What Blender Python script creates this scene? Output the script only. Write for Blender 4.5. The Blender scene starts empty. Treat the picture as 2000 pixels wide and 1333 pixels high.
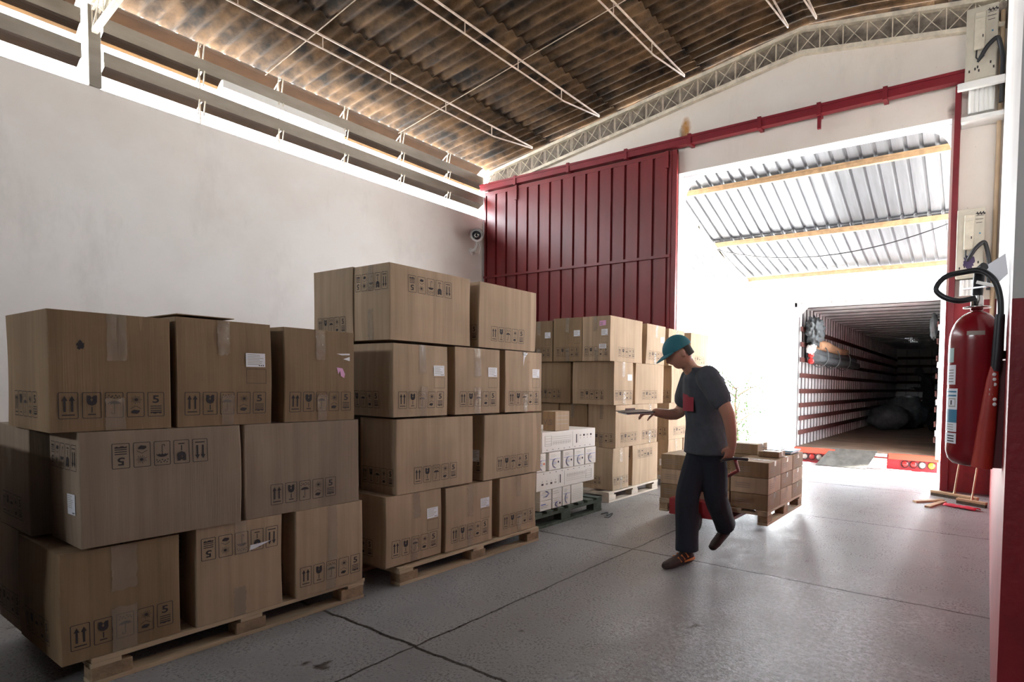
import bpy, bmesh, math, random
from mathutils import Vector, Matrix, noise
random.seed(7)
PI = math.pi
S = bpy.context.scene
COL = S.collection

# ------------------------------------------------------------------ camera
cam_d = bpy.data.cameras.new('camera')
cam = bpy.data.objects.new('camera', cam_d)
COL.objects.link(cam)
yaw, pitch, roll = math.radians(-30.30627), math.radians(-2.20556), math.radians(.94566)
cy, sy, cp, sp = math.cos(yaw), math.sin(yaw), math.cos(pitch), math.sin(pitch)
fw = Vector((sy*cp, cy*cp, sp)); rt = Vector((cy, -sy, 0)); up = rt.cross(fw)
r2 = rt*math.cos(roll) + up*math.sin(roll); u2 = -rt*math.sin(roll) + up*math.cos(roll)
M = Matrix((r2, u2, -fw)).transposed().to_4x4()
M.translation = Vector((0, 0, 1.35))
cam.matrix_world = M
cam_d.sensor_width = 36
cam_d.lens = 1087.666*36/2000
cam_d.shift_x = (1000-1294.43)/2000
cam_d.shift_y = (794.49-666.5)/2000
cam_d.clip_start = .03
S.camera = cam

# ------------------------------------------------------------------ light
world = bpy.data.worlds.new('sky'); S.world = world; world.use_nodes = True
bg = world.node_tree.nodes['Background']
bg.inputs[0].default_value = (.90, .95, 1, 1)
bg.inputs[1].default_value = 20.0
sun_d = bpy.data.lights.new('sun', 'SUN'); sun_d.energy = 50; sun_d.angle = math.radians(1.5)
sun_d.color = (1, .93, .82)
sun = bpy.data.objects.new('sun', sun_d); COL.objects.link(sun)
sun.rotation_euler = Vector((.62, .12, .77)).to_track_quat('Z', 'Y').to_euler()
def portal(loc, size, rot):
    d = bpy.data.lights.new('sky_portal', 'AREA'); d.shape = 'RECTANGLE'; d.size, d.size_y = size
    d.cycles.is_portal = True
    o = bpy.data.objects.new('sky_portal', d); COL.objects.link(o); o.location = loc; o.rotation_euler = rot
portal((-2.6, 8.6, 2.4), (4.2, 5), (-PI/2, 0, 0))          # loading door
portal((-9.3, 3.3, 5.2), (10.5, 1.2), (PI/2, 0, -PI/2))         # louvres on the left


portal((-3.2, -7.15, 4.9), (3.4, .8), (PI/2, 0, 0))           # high opening in the unseen rear wall, sized to set the fill light
S.cycles.use_denoising = True
S.cycles.max_bounces = 10; S.cycles.diffuse_bounces = 6
S.cycles.sample_clamp_indirect = 8
S.view_settings.view_transform = 'Standard'; S.view_settings.look = 'None'
S.view_settings.exposure = 0.75; S.view_settings.gamma = 1; S.view_settings.use_curve_mapping = False

# ------------------------------------------------------------------ materials
def mat(name, color=(.5, .5, .5), rough=.6, metal=0, var=0, vscale=3, bump=0, bscale=60, stretch=None,
        color2=None, alpha=1, spec=.5, coat=0, trans=0, rvar=0, rnd=0):
    m = bpy.data.materials.new(name); m.use_nodes = True
    nt = m.node_tree; N = nt.nodes; L = nt.links; b = N['Principled BSDF']
    b.inputs['Base Color'].default_value = (*color, 1)
    b.inputs['Roughness'].default_value = rough; b.inputs['Metallic'].default_value = metal
    b.inputs['Alpha'].default_value = alpha; b.inputs['Specular IOR Level'].default_value = spec
    b.inputs['Coat Weight'].default_value = coat
    b.inputs['Transmission Weight'].default_value = trans
    if var or bump or rvar:
        tc = N.new('ShaderNodeTexCoord'); mp = N.new('ShaderNodeMapping')
        L.new(tc.outputs['Object'], mp.inputs[0])
        if stretch: mp.inputs['Scale'].default_value = stretch
        if rnd:
            oi = N.new('ShaderNodeObjectInfo'); mu = N.new('ShaderNodeMath'); mu.operation = 'MULTIPLY'
            mu.inputs[1].default_value = 37; L.new(oi.outputs['Random'], mu.inputs[0])
            cx = N.new('ShaderNodeCombineXYZ'); L.new(mu.outputs[0], cx.inputs[0]); L.new(mu.outputs[0], cx.inputs[1])
            L.new(cx.outputs[0], mp.inputs['Location'])
        src = mp.outputs[0]
        if var or rvar:
            n = N.new('ShaderNodeTexNoise'); n.inputs['Scale'].default_value = vscale
            n.inputs['Detail'].default_value = 8; n.inputs['Roughness'].default_value = .62
            L.new(src, n.inputs['Vector'])
            cr = N.new('ShaderNodeValToRGB')
            c2 = color2 or tuple(max(0, c*(1-var)) for c in color)
            cr.color_ramp.elements[0].color = (*c2, 1); cr.color_ramp.elements[1].color = (*color, 1)
            cr.color_ramp.elements[0].position = .36; cr.color_ramp.elements[1].position = .62
            L.new(n.outputs['Fac'], cr.inputs[0])
            if var or color2: L.new(cr.outputs[0], b.inputs['Base Color'])
            if rvar:
                mr = N.new('ShaderNodeMapRange'); mr.inputs['From Min'].default_value = .35
                mr.inputs['From Max'].default_value = .65
                mr.inputs['To Min'].default_value = rough-rvar; mr.inputs['To Max'].default_value = rough+rvar
                L.new(n.outputs['Fac'], mr.inputs['Value']); L.new(mr.outputs[0], b.inputs['Roughness'])
        if bump:
            n2 = N.new('ShaderNodeTexNoise'); n2.inputs['Scale'].default_value = bscale
            n2.inputs['Detail'].default_value = 6; L.new(src, n2.inputs['Vector'])
            bp = N.new('ShaderNodeBump'); bp.inputs['Strength'].default_value = bump
            bp.inputs['Distance'].default_value = .01
            L.new(n2.outputs['Fac'], bp.inputs['Height']); L.new(bp.outputs[0], b.inputs['Normal'])
    return m

def mixnode(nt, fac, a, b, mode='MIX'):
    x = nt.nodes.new('ShaderNodeMix'); x.data_type = 'RGBA'; x.blend_type = mode
    for s, v in ((x.inputs[0], fac), (x.inputs[6], a), (x.inputs[7], b)):
        if hasattr(v, 'links'): nt.links.new(v, s)
        elif isinstance(v, tuple): s.default_value = (*v, 1)
        else: s.default_value = v
    return x.outputs[2]
def mth(nt, op, a, b=None, c=None, clamp=False):
    x = nt.nodes.new('ShaderNodeMath'); x.operation = op; x.use_clamp = clamp
    for s, v in zip(x.inputs, (a, b, c)):
        if v is None: continue
        if hasattr(v, 'links'): nt.links.new(v, s)
        else: s.default_value = v
    return x.outputs[0]

def cardboard(name, col, dark):
    m = bpy.data.materials.new(name); m.use_nodes = True; nt = m.node_tree; N = nt.nodes; L = nt.links
    b = N['Principled BSDF']; b.inputs['Roughness'].default_value = .72; b.inputs['Specular IOR Level'].default_value = .25
    tc = N.new('ShaderNodeTexCoord'); oi = N.new('ShaderNodeObjectInfo')
    r = mth(nt, 'MULTIPLY', oi.outputs['Random'], 53.0)
    va = N.new('ShaderNodeVectorMath'); L.new(tc.outputs['Object'], va.inputs[0])
    cx = N.new('ShaderNodeCombineXYZ'); L.new(r, cx.inputs[0]); L.new(r, cx.inputs[1]); L.new(cx.outputs[0], va.inputs[1])
    def nz(scale, st, det=4):
        mp = N.new('ShaderNodeMapping'); mp.inputs['Scale'].default_value = st; L.new(va.outputs[0], mp.inputs[0])
        n = N.new('ShaderNodeTexNoise'); n.inputs['Scale'].default_value = scale; n.inputs['Detail'].default_value = det
        L.new(mp.outputs[0], n.inputs['Vector']); return n.outputs['Fac']
    big = nz(3.2, (1, 1, .6)); streak = nz(26, (1, 1, .035), 5); fine = nz(150, (1, 1, .02), 2)
    mr = N.new('ShaderNodeMapRange'); mr.inputs[1].default_value = .35; mr.inputs[2].default_value = .65; L.new(big, mr.inputs[0])
    c = mixnode(nt, mr.outputs[0], dark, col)
    ms = N.new('ShaderNodeMapRange'); ms.inputs[1].default_value = .36; ms.inputs[2].default_value = .66; L.new(streak, ms.inputs[0])
    c = mixnode(nt, mth(nt, 'MULTIPLY', ms.outputs[0], .38), c, tuple(x*.62 for x in dark))
    # a few pale pressed creases running up the board
    cre = mth(nt, 'GREATER_THAN', nz(9, (1, 1, .012), 1), .708)
    c = mixnode(nt, mth(nt, 'MULTIPLY', cre, .35), c, tuple(min(1, x*1.35) for x in col))
    L.new(c, b.inputs['Base Color'])
    bp = N.new('ShaderNodeBump'); bp.inputs['Strength'].default_value = .35; bp.inputs['Distance'].default_value = .004
    h = mth(nt, 'ADD', mth(nt, 'MULTIPLY', fine, .6), streak); h = mth(nt, 'ADD', h, mth(nt, 'MULTIPLY', cre, .5))
    L.new(h, bp.inputs['Height']); L.new(bp.outputs[0], b.inputs['Normal'])
    return m

CB = [cardboard('cardboard_brown', (.32, .215, .125), (.25, .165, .092)),
      cardboard('cardboard_pale_daylit', (.48, .35, .235), (.40, .29, .19)),  # pale board; in the stacks by the door its lightness is painted daylight
      cardboard('cardboard_grey', (.33, .25, .18), (.27, .20, .145))]
INK = mat('black_ink', (.035, .028, .03), .8)
INK2 = mat('faded_ink', (.25, .2, .17), .8)
TAPE = mat('clear_tape', (.46, .38, .29), .10, alpha=.40, bump=1, bscale=30, spec=.9, stretch=(1, 1, .35))
PAPER = mat('white_paper', (.86, .87, .92), .55, var=.06)
PINK = mat('pink_paper', (.75, .38, .62), .55)
WOOD = mat('pallet_wood', (.50, .38, .25), .8, var=.45, vscale=6, stretch=(1, .15, 1), bump=.5, bscale=40)
WOODB = mat('pallet_block_wood', (.40, .27, .16), .85, var=.45, vscale=14, bump=.6, bscale=60)
WOODG = mat('green_painted_wood', (.085, .11, .085), .8, var=.45, vscale=9, bump=.4, bscale=50)
WOODW = mat('pale_lit_wood', (.62, .54, .44), .8, var=.3, vscale=8, stretch=(1, .2, 1))  # pale wood; on the far pallets the paleness is painted daylight
RED = mat('red_door_paint', (.20, .014, .017), .42, var=.28, vscale=1.4, stretch=(1, 1, .25), bump=.1, bscale=20)
REDP = mat('red_dado_paint', (.30, .014, .022), .5, var=.25, vscale=5, bump=.25, bscale=40)
REDR = mat('red_rail_paint', (.20, .008, .016), .45, var=.2)
EXT = mat('extinguisher_red', (.24, .006, .012), .26, var=.15, vscale=9, coat=.3)
HORN = mat('horn_red', (.42, .035, .022), .5, var=.2, vscale=8)
CREAM = mat('cream_enamel', (.68, .62, .50), .55, var=.2, vscale=6)
STEELC = mat('cream_steel', (.80, .72, .58), .6, var=.3, vscale=7)
PURL = mat('purlin_steel', (.48, .37, .29), .6, var=.3, vscale=9)
BLACK = mat('black_rubber', (.018, .018, .022), .38, var=.2)
DARK = mat('dark_gap', (.015, .013, .012), .9)
CHROME = mat('chrome', (.75, .74, .72), .22, metal=1)
GALV = mat('galvanised_sheet', (.19, .195, .21), .38, metal=.55, var=.22, vscale=2.5, stretch=(4, .35, 1))
WHITEM = mat('white_enamel', (.82, .82, .80), .4, var=.05)
TRUCKW = mat('truck_white', (.80, .80, .80), .35, var=.06)
TRUCKR = mat('truck_rib_steel', (.62, .62, .64), .4, var=.2, vscale=5)
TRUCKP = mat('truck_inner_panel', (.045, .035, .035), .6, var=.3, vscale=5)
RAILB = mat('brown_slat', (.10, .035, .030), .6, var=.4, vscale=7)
BUMP = mat('bumper_red', (.80, .06, .03), .35, var=.1)
AMBER = mat('amber_lens', (.85, .42, .03), .2)
LRED = mat('red_lens', (.35, .02, .02), .2)
LGREY = mat('grey_lens', (.30, .26, .24), .25)
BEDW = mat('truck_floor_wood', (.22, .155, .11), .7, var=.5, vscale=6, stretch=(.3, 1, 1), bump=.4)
STEELP = mat('chequer_plate', (.10, .098, .09), .5, metal=.3, var=.4, vscale=7, bump=.5, bscale=30)
SKIN = mat('skin', (.50, .25, .17), .5, var=.1)
SHIRT = mat('grey_shirt', (.075, .083, .10), .85, var=.25, vscale=7, bump=.3, bscale=20)
SHIRTR = mat('red_print', (.32, .03, .05), .8)
TROU = mat('navy_trousers', (.010, .013, .022), .85, var=.2, bump=.3, bscale=16)
CAP = mat('teal_cap', (.02, .16, .20), .75, var=.15)
SHOE = mat('shoe_brown', (.05, .03, .025), .6, var=.4, vscale=20)
SHOEO = mat('shoe_orange', (.55, .17, .04), .6)
HAIR = mat('dark_hair', (.015, .01, .008), .8)
BRICK = mat('rough_brick', (.24, .20, .165), .95, var=.6, vscale=9, bump=1, bscale=14)
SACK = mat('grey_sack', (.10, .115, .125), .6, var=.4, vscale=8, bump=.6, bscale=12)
LEAF = mat('leaf_green', (.06, .14, .03), .6, var=.3)
BARK = mat('bark', (.12, .08, .05), .9)
BLUE = mat('blue_print', (.05, .12, .50), .6)
ORANGE = mat('orange_dot', (.8, .15, .05), .6)
WCARD = mat('white_carton', (.78, .74, .69), .6, var=.05)
GREYP = mat('grey_print', (.42, .38, .34), .7)
BROOMW = mat('broom_handle_wood', (.50, .34, .20), .6, var=.3, vscale=8)
BRIS = mat('broom_bristle', (.10, .075, .055), .9, var=.4, vscale=30)
REDC = mat('red_cloth', (.55, .02, .05), .7)
YARD = mat('yard_concrete', (.62, .61, .58), .8, var=.12, vscale=.6)
PIPE = mat('tan_pipe', (.62, .46, .30), .45, var=.15)
BEIGE = mat('beige_plastic', (.60, .555, .46), .5, var=.12, vscale=7)
JACK = mat('jack_red', (.30, .02, .025), .4, var=.15)
LABELG = mat('label_blue', (.05, .22, .36), .5)
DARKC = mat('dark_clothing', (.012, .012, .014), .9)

def wall_mat(name, base, dirt, stains=(), peel=0):
    """painted plaster; stains: (x, z, half width, height, color) of rust marks in world metres"""
    m = bpy.data.materials.new(name); m.use_nodes = True; nt = m.node_tree; N = nt.nodes; L = nt.links
    b = N['Principled BSDF']; b.inputs['Roughness'].default_value = .62
    tc = N.new('ShaderNodeTexCoord')
    def nz(scale, det=8, st=(1, 1, 1), ro=.6):
        mp = N.new('ShaderNodeMapping'); mp.inputs['Scale'].default_value = st; L.new(tc.outputs['Object'], mp.inputs[0])
        n = N.new('ShaderNodeTexNoise'); n.inputs['Scale'].default_value = scale; n.inputs['Detail'].default_value = det
        n.inputs['Roughness'].default_value = ro
        L.new(mp.outputs[0], n.inputs['Vector']); return n.outputs['Fac']
    def ramp(f, a, bb):
        mr = N.new('ShaderNodeMapRange'); mr.inputs[1].default_value = a; mr.inputs[2].default_value = bb; L.new(f, mr.inputs[0]); return mr.outputs[0]
    c = mixnode(nt, ramp(nz(.45), .4, .68), base, dirt)
    c = mixnode(nt, mth(nt, 'MULTIPLY', ramp(nz(1.6, 10, (1, 1, .35), .7), .55, .75), .35), c, tuple(x*.72 for x in dirt))
    c = mixnode(nt, ramp(nz(26, 4), .70, .73), c, tuple(x*.5 for x in dirt)) if peel else c
    sx = N.new('ShaderNodeSeparateXYZ'); L.new(tc.outputs['Object'], sx.inputs[0])
    for (x, z, w, h, colr) in stains:
        dx = mth(nt, 'DIVIDE', mth(nt, 'SUBTRACT', sx.outputs['X'], x), w)
        dz = mth(nt, 'DIVIDE', mth(nt, 'SUBTRACT', sx.outputs['Z'], z), h)
        k = mth(nt, 'ADD', mth(nt, 'MULTIPLY', dx, dx), mth(nt, 'MULTIPLY', dz, dz))
        k = mth(nt, 'ADD', k, mth(nt, 'MULTIPLY', mth(nt, 'SUBTRACT', nz(9), .5), 1.6))
        f = mth(nt, 'SUBTRACT', 1, k, clamp=True)
        c = mixnode(nt, f, c, colr)
    L.new(c, b.inputs['Base Color'])
    bp = N.new('ShaderNodeBump'); bp.inputs['Strength'].default_value = .25; bp.inputs['Distance'].default_value = .01
    L.new(nz(7, 10), bp.inputs['Height']); L.new(bp.outputs[0], b.inputs['Normal'])
    return m
WL = wall_mat('plaster_left', (.80, .765, .735), (.68, .62, .575))
WB = wall_mat('plaster_back', (.80, .735, .67), (.70, .62, .54),
              [(-8.28, 5.50, .12, .2, (.10, .055, .02)), (-4.53, 5.50, .11, .22, (.09, .05, .02)), (-4.50, 5.62, .10, .22, (.45, .20, .04)),
               (-8.26, 5.62, .10, .2, (.5, .25, .06)), (-.52, 5.0, .09, .12, (.3, .24, .2))], peel=1)
WP = wall_mat('plaster_pier', (.80, .77, .74), (.66, .62, .60), peel=1)
REARW = mat('rear_wall_paint', (.20, .17, .15), .8, var=.2)
WH = mat('white_reveal', (.88, .88, .90), .6, var=.04)

def floor_mat():
    m = bpy.data.materials.new('worn_concrete'); m.use_nodes = True; nt = m.node_tree; N = nt.nodes; L = nt.links
    b = N['Principled BSDF']; tc = N.new('ShaderNodeTexCoord')
    sx = N.new('ShaderNodeSeparateXYZ'); L.new(tc.outputs['Object'], sx.inputs[0])
    def nz(scale, det=8, ro=.6):
        n = N.new('ShaderNodeTexNoise'); n.inputs['Scale'].default_value = scale; n.inputs['Detail'].default_value = det
        n.inputs['Roughness'].default_value = ro
        L.new(tc.outputs['Object'], n.inputs['Vector']); return n.outputs['Fac']
    def ramp(f, a, bb, c=0, d=1):
        mr = N.new('ShaderNodeMapRange'); mr.inputs[1].default_value = a; mr.inputs[2].default_value = bb
        mr.inputs[3].default_value = c; mr.inputs[4].default_value = d; L.new(f, mr.inputs[0]); return mr.outputs[0]
    big = ramp(nz(.7), .35, .65); mid = ramp(nz(5, 9, .7), .38, .66); fine = ramp(nz(70, 5, .7), .40, .62)
    c = mixnode(nt, big, (.20, .195, .192), (.29, .288, .295))
    c = mixnode(nt, mth(nt, 'MULTIPLY', mid, .5), c, (.155, .148, .142))
    c = mixnode(nt, mth(nt, 'MULTIPLY', fine, .45), c, (.37, .37, .385))
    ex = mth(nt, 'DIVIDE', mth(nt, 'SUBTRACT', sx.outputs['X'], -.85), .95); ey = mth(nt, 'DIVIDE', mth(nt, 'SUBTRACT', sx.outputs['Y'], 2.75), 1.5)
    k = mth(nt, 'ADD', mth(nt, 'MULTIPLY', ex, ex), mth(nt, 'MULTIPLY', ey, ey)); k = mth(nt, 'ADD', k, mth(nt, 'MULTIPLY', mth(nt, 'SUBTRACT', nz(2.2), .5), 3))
    pale_patch = mth(nt, 'MULTIPLY', mth(nt, 'SUBTRACT', 1, k, clamp=True), ramp(nz(34, 6, .7), .44, .60))  # pale bluish speckled ellipse blended into the floor colour
    c = mixnode(nt, mth(nt, 'MULTIPLY', pale_patch, .75), c, (.60, .61, .66))
    c = mixnode(nt, ramp(nz(3.1, 3), .70, .735), c, (.075, .06, .052))
    c = mixnode(nt, ramp(nz(38, 2), .735, .75), c, (.05, .04, .04))
    wob = mth(nt, 'MULTIPLY', mth(nt, 'SUBTRACT', nz(6, 8), .5), .05)
    tot = None
    for ax, pos, w in (('Y', 1.775, .011), ('Y', 3.79, .011), ('Y', 5.81, .010), ('Y', 7.92, .010), ('Y', -.25, .011), ('Y', 8.25, .006), ('X', -2.475, .009), ('X', 1.6, .009), ('X', -6.5, .009)):
        d = mth(nt, 'ABSOLUTE', mth(nt, 'ADD', mth(nt, 'SUBTRACT', sx.outputs[ax], pos), wob))
        g = ramp(d, w*.55, w*1.1, 1, 0)
        tot = g if tot is None else mth(nt, 'MAXIMUM', tot, g)
    c = mixnode(nt, tot, c, (.022, .018, .016))
    L.new(c, b.inputs['Base Color'])
    ro = ramp(fine, 0, 1, .20, .42); ro = mth(nt, 'ADD', ro, mth(nt, 'MULTIPLY', mid, .12)); L.new(ro, b.inputs['Roughness'])
    bp = N.new('ShaderNodeBump'); bp.inputs['Strength'].default_value = .35; bp.inputs['Distance'].default_value = .006
    h = mth(nt, 'SUBTRACT', mth(nt, 'ADD', mth(nt, 'MULTIPLY', fine, .5), mth(nt, 'MULTIPLY', mid, .4)), mth(nt, 'MULTIPLY', tot, 3))
    L.new(h, bp.inputs['Height']); L.new(bp.outputs[0], b.inputs['Normal'])
    return m
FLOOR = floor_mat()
ROOF = mat('fibre_cement_roof', (.105, .060, .029), .85, var=.01, vscale=3.0, color2=(.014, .010, .008), spec=.12, stretch=(.8, 1.3, 1), bump=.6, bscale=40)
LOUV = mat('fibre_cement_board', (.34, .30, .25), .85, var=.25, vscale=5, stretch=(1, .3, 1))
FIN2 = mat('lit_fin_top', (.035, .016, .006), .8, spec=.1, var=.3, vscale=3)  # lighter copy of the fin colour, glow of the top blade painted in
LIP = mat('lit_fin_lip', (.20, .10, .03), .8, var=.3, vscale=3)  # orange colour imitates light caught on the fin's lower lip
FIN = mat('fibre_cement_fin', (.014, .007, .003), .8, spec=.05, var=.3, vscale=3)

# ------------------------------------------------------------------ mesh helpers
class MB:
    def __init__(s): s.v = []; s.f = []; s.m = []; s.mats = []; s.sm = []
    def mi(s, m):
        if m not in s.mats: s.mats.append(m)
        return s.mats.index(m)
    def face(s, pts, m, smooth=False):
        i = len(s.v); s.v += [tuple(p) for p in pts]; s.f.append(list(range(i, i+len(pts)))); s.m.append(s.mi(m)); s.sm.append(smooth)
    def mesh(s, vs, fs, m, smooth=False, M=None):
        i = len(s.v); k = s.mi(m)
        s.v += [tuple(M @ Vector(p)) if M else tuple(p) for p in vs]
        for f in fs: s.f.append([i+j for j in f]); s.m.append(k); s.sm.append(smooth)
    def box(s, a, b, m, M=None, bev=0):
        x0, y0, z0 = a; x1, y1, z1 = b
        if bev:
            bm = bmesh.new(); bmesh.ops.create_cube(bm, size=1)
            for v in bm.verts: v.co = Vector(((x0+x1)/2+v.co.x*(x1-x0), (y0+y1)/2+v.co.y*(y1-y0), (z0+z1)/2+v.co.z*(z1-z0)))
            bmesh.ops.bevel(bm, geom=bm.edges[:], offset=bev, segments=2, affect='EDGES', profile=.5)
            bm.verts.ensure_lookup_table()
            s.mesh([v.co[:] for v in bm.verts], [[v.index for v in f.verts] for f in bm.faces], m, False, M); bm.free(); return
        vs = [(x0,y0,z0),(x1,y0,z0),(x1,y1,z0),(x0,y1,z0),(x0,y0,z1),(x1,y0,z1),(x1,y1,z1),(x0,y1,z1)]
        s.mesh(vs, [(0,3,2,1),(4,5,6,7),(0,1,5,4),(1,2,6,5),(2,3,7,6),(3,0,4,7)], m, False, M)
    def bar(s, p, q, w, h, m, upv=(0, 0, 1)):
        p = Vector(p); q = Vector(q); d = (q-p); l = d.length; d.normalize()
        u = Vector(upv); a = d.cross(u)
        if a.length < 1e-4: a = d.cross(Vector((1, 0, 0)))
        a.normalize(); u = a.cross(d)
        R = Matrix((d, a, u)).transposed().to_4x4(); R.translation = p
        s.box((0, -w/2, -h/2), (l, w/2, h/2), m, R)
    def tube(s, pts, r, m, n=10, caps=True, smooth=True):
        pts = [Vector(p) for p in pts]; k = len(pts)
        rr = r if isinstance(r, (list, tuple)) else [r]*k
        vs = []; pa = None
        for i, p in enumerate(pts):
            d = (pts[min(i+1, k-1)]-pts[max(i-1, 0)]).normalized()
            if pa is None:
                pa = d.orthogonal().normalized()
            pa = (pa-d*pa.dot(d)).normalized(); pb = d.cross(pa)
            for j in range(n):
                t = 2*PI*j/n; vs.append(p+(pa*math.cos(t)+pb*math.sin(t))*rr[i])
        fs = [(i*n+j, i*n+(j+1) % n, (i+1)*n+(j+1) % n, (i+1)*n+j) for i in range(k-1) for j in range(n)]
        s.mesh(vs, fs, m, smooth)
        if caps:
            s.face([v for v in reversed(vs[:n])], m); s.face(vs[-n:], m)
    def lathe(s, prof, m, c=(0, 0, 0), n=24, M=None, smooth=True):
        vs = []; 
        for (r, z) in prof:
            for j in range(n): t = 2*PI*j/n; vs.append((c[0]+r*math.cos(t), c[1]+r*math.sin(t), c[2]+z))
        fs = [(i*n+j, i*n+(j+1) % n, (i+1)*n+(j+1) % n, (i+1)*n+j) for i in range(len(prof)-1) for j in range(n)]
        s.mesh(vs, fs, m, smooth, M)
    def prism(s, poly, y0, y1, m):
        """poly of (x,z), extruded in y"""
        n = len(poly)
        vs = [(x, y0, z) for x, z in poly]+[(x, y1, z) for x, z in poly]
        s.mesh(vs, [list(range(n)), list(range(2*n-1, n-1, -1))]+[(i, n+i, n+(i+1) % n, (i+1) % n) for i in range(n)], m)
    def build(s, name, parent=None, loc=None, mats=None):
        me = bpy.data.meshes.new(name); me.from_pydata(s.v, [], s.f)
        for m in s.mats: me.materials.append(m)
        for p, k, sm in zip(me.polygons, s.m, s.sm): p.material_index = k; p.use_smooth = sm
        me.update()
        o = bpy.data.objects.new(name, me); COL.objects.link(o)
        if parent: o.parent = parent
        if loc: o.location = loc
        return o
def tag(o, label=None, cat=None, group=None, kind=None):
    if label: o['label'] = label
    if cat: o['category'] = cat
    if group: o['group'] = group
    if kind: o['kind'] = kind
    return o
def thing(name, label, cat, loc=(0, 0, 0), group=None, rz=0):
    o = bpy.data.objects.new(name, None); COL.objects.link(o); o.location = loc; o.rotation_euler = (0, 0, rz)
    o.empty_display_size = .1
    return tag(o, label, cat, group)
def part(mb, name, root, label=None):
    """mb in world coordinates, parented to an unrotated root"""
    L = root.matrix_world if False else None
    off = Vector(root.location)
    pr = root.parent
    while pr: off += Vector(pr.location); pr = pr.parent
    mb.v = [(x-off.x, y-off.y, z-off.z) for x, y, z in mb.v]
    o = mb.build(name, root)
    if label: o['label'] = label
    return o
def copy_tree(o, parent=None):
    c = o.copy(); COL.objects.link(c); c.parent = parent
    for ch in [x for x in bpy.data.objects if x.parent == o]: copy_tree(ch, c)
    return c
_tx = {}
def text_mesh(t):
    if t in _tx: return _tx[t]
    cu = bpy.data.curves.new('t', 'FONT'); cu.body = t; cu.size = 1; cu.align_x = 'CENTER'; cu.align_y = 'CENTER'; cu.resolution_u = 3
    cu.offset = .02
    o = bpy.data.objects.new('t', cu); COL.objects.link(o)
    bpy.context.view_layer.update()
    me = bpy.data.meshes.new_from_object(o.evaluated_get(bpy.context.evaluated_depsgraph_get()))
    r = ([v.co.copy() for v in me.vertices], [list(p.vertices) for p in me.polygons])
    bpy.data.objects.remove(o); bpy.data.meshes.remove(me); bpy.data.curves.remove(cu)
    _tx[t] = r; return r

# ------------------------------------------------------------------ setting
D = 8.31
XL = -9.25
def roofz(x): return 6.87-.145*abs(x+2.55)
def purz(x): return 6.75-.150*abs(x+2.55)
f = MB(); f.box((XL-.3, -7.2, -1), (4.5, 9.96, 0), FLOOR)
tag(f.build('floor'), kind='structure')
f = MB(); f.box((-60, -40, -1.2), (60, 80, -1.0), YARD)
tag(f.build('ground'), kind='structure')
f = MB(); f.box((-13.4, -8, -1.0), (-13.2, 16, 2.6), WH)  # unseen wall added to bounce sun up through the louvres
tag(f.build('wall_bounce'), kind='structure')
w = MB(); w.box((XL-.2, -7.2, 0), (XL, D+.25, 4.76), WL); w.box((XL-.2, -7.2, 4.76), (XL, -1.75, 5.80), WL)
tag(w.build('wall_left'), kind='structure')
# back wall with the loading door opening, its top follows the roof truss
w = MB()
cz = lambda x: 6.27-.147*abs(x+2.55)
w.prism([(XL, 0), (-4.62, 0), (-4.62, 4.91), (-4.62, cz(-4.62)), (XL, cz(XL))], D, D+.25, WB)
w.prism([(-4.62, 4.91), (-.53, 4.91), (-.53, cz(-.53)), (-2.55, cz(-2.55)), (-4.62, cz(-4.62))], D, D+.25, WB)
w.prism([(-.53, 2.52), (.05, 2.52), (.05, cz(.05)), (-.53, cz(-.53))], D, D+.25, WB)
w.prism([(-.53, 0), (.05, 0), (.05, 2.52), (-.53, 2.52)], D, D+.25, REDP)
# rounded haunches at the outer face of the opening
def haunch(x, z, sx, r=.42):
    pts = [(x, z)]
    for i in range(9):
        t = PI/2*i/8; pts.append((x+sx*r*(1-math.sin(t)), z-r*(1-math.cos(t))))
    if sx > 0: pts = pts[::-1]
    return pts
w.prism(haunch(-4.62, 4.91, 1), D+.17, D+.25, WH)
w.prism(haunch(-.53, 4.91, -1), D+.17, D+.25, WH)
w.box((-4.63, D+.003, 4.905), (-.52, D+.249, 4.915), WH)
w.box((-4.625, D+.003, 0), (-4.612, D+.249, 4.91), WH)
w.box((-.538, D+.003, 2.52), (-.526, D+.249, 4.91), WH)
tag(w.build('wall_back'), kind='structure')
w = MB()
b2 = lambda x: 6.66-.147*abs(x+2.55)
w.prism([(XL, cz(XL)-.0), (-2.55, cz(-2.55)), (.05, cz(.05)), (.05, b2(.05)), (-2.55, b2(-2.55)), (XL, b2(XL))], D+.07, D+.25, BRICK)
tag(w.build('trim_1'), kind='structure')
# partition on the right: red dado below, white above
w = MB()
w.box((.05, 1.93, 0), (.45, D+.25, 1.62), REDP)
w.box((.05, 1.93, 1.62), (.45, D+.25, 6.4), WP)
tag(w.build('wall_right'), kind='structure')
w = MB()
w.box((4.15, -7.2, 0), (4.35, 1.93, 5.9), REARW); w.box((.45, 1.93, 0), (4.35, 2.13, 6.4), REARW)
w.box((XL, -7.4, 0), (4.35, -7.2, 4.5), REARW); w.box((XL, -7.4, 4.5), (-5, -7.2, 6.9), REARW); w.box((-1.5, -7.4, 4.5), (4.35, -7.2, 6.9), REARW); w.box((-5, -7.4, 5.3), (.6, -7.2, 6.9), REARW)

tag(w.build('wall_front'), kind='structure')

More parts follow.
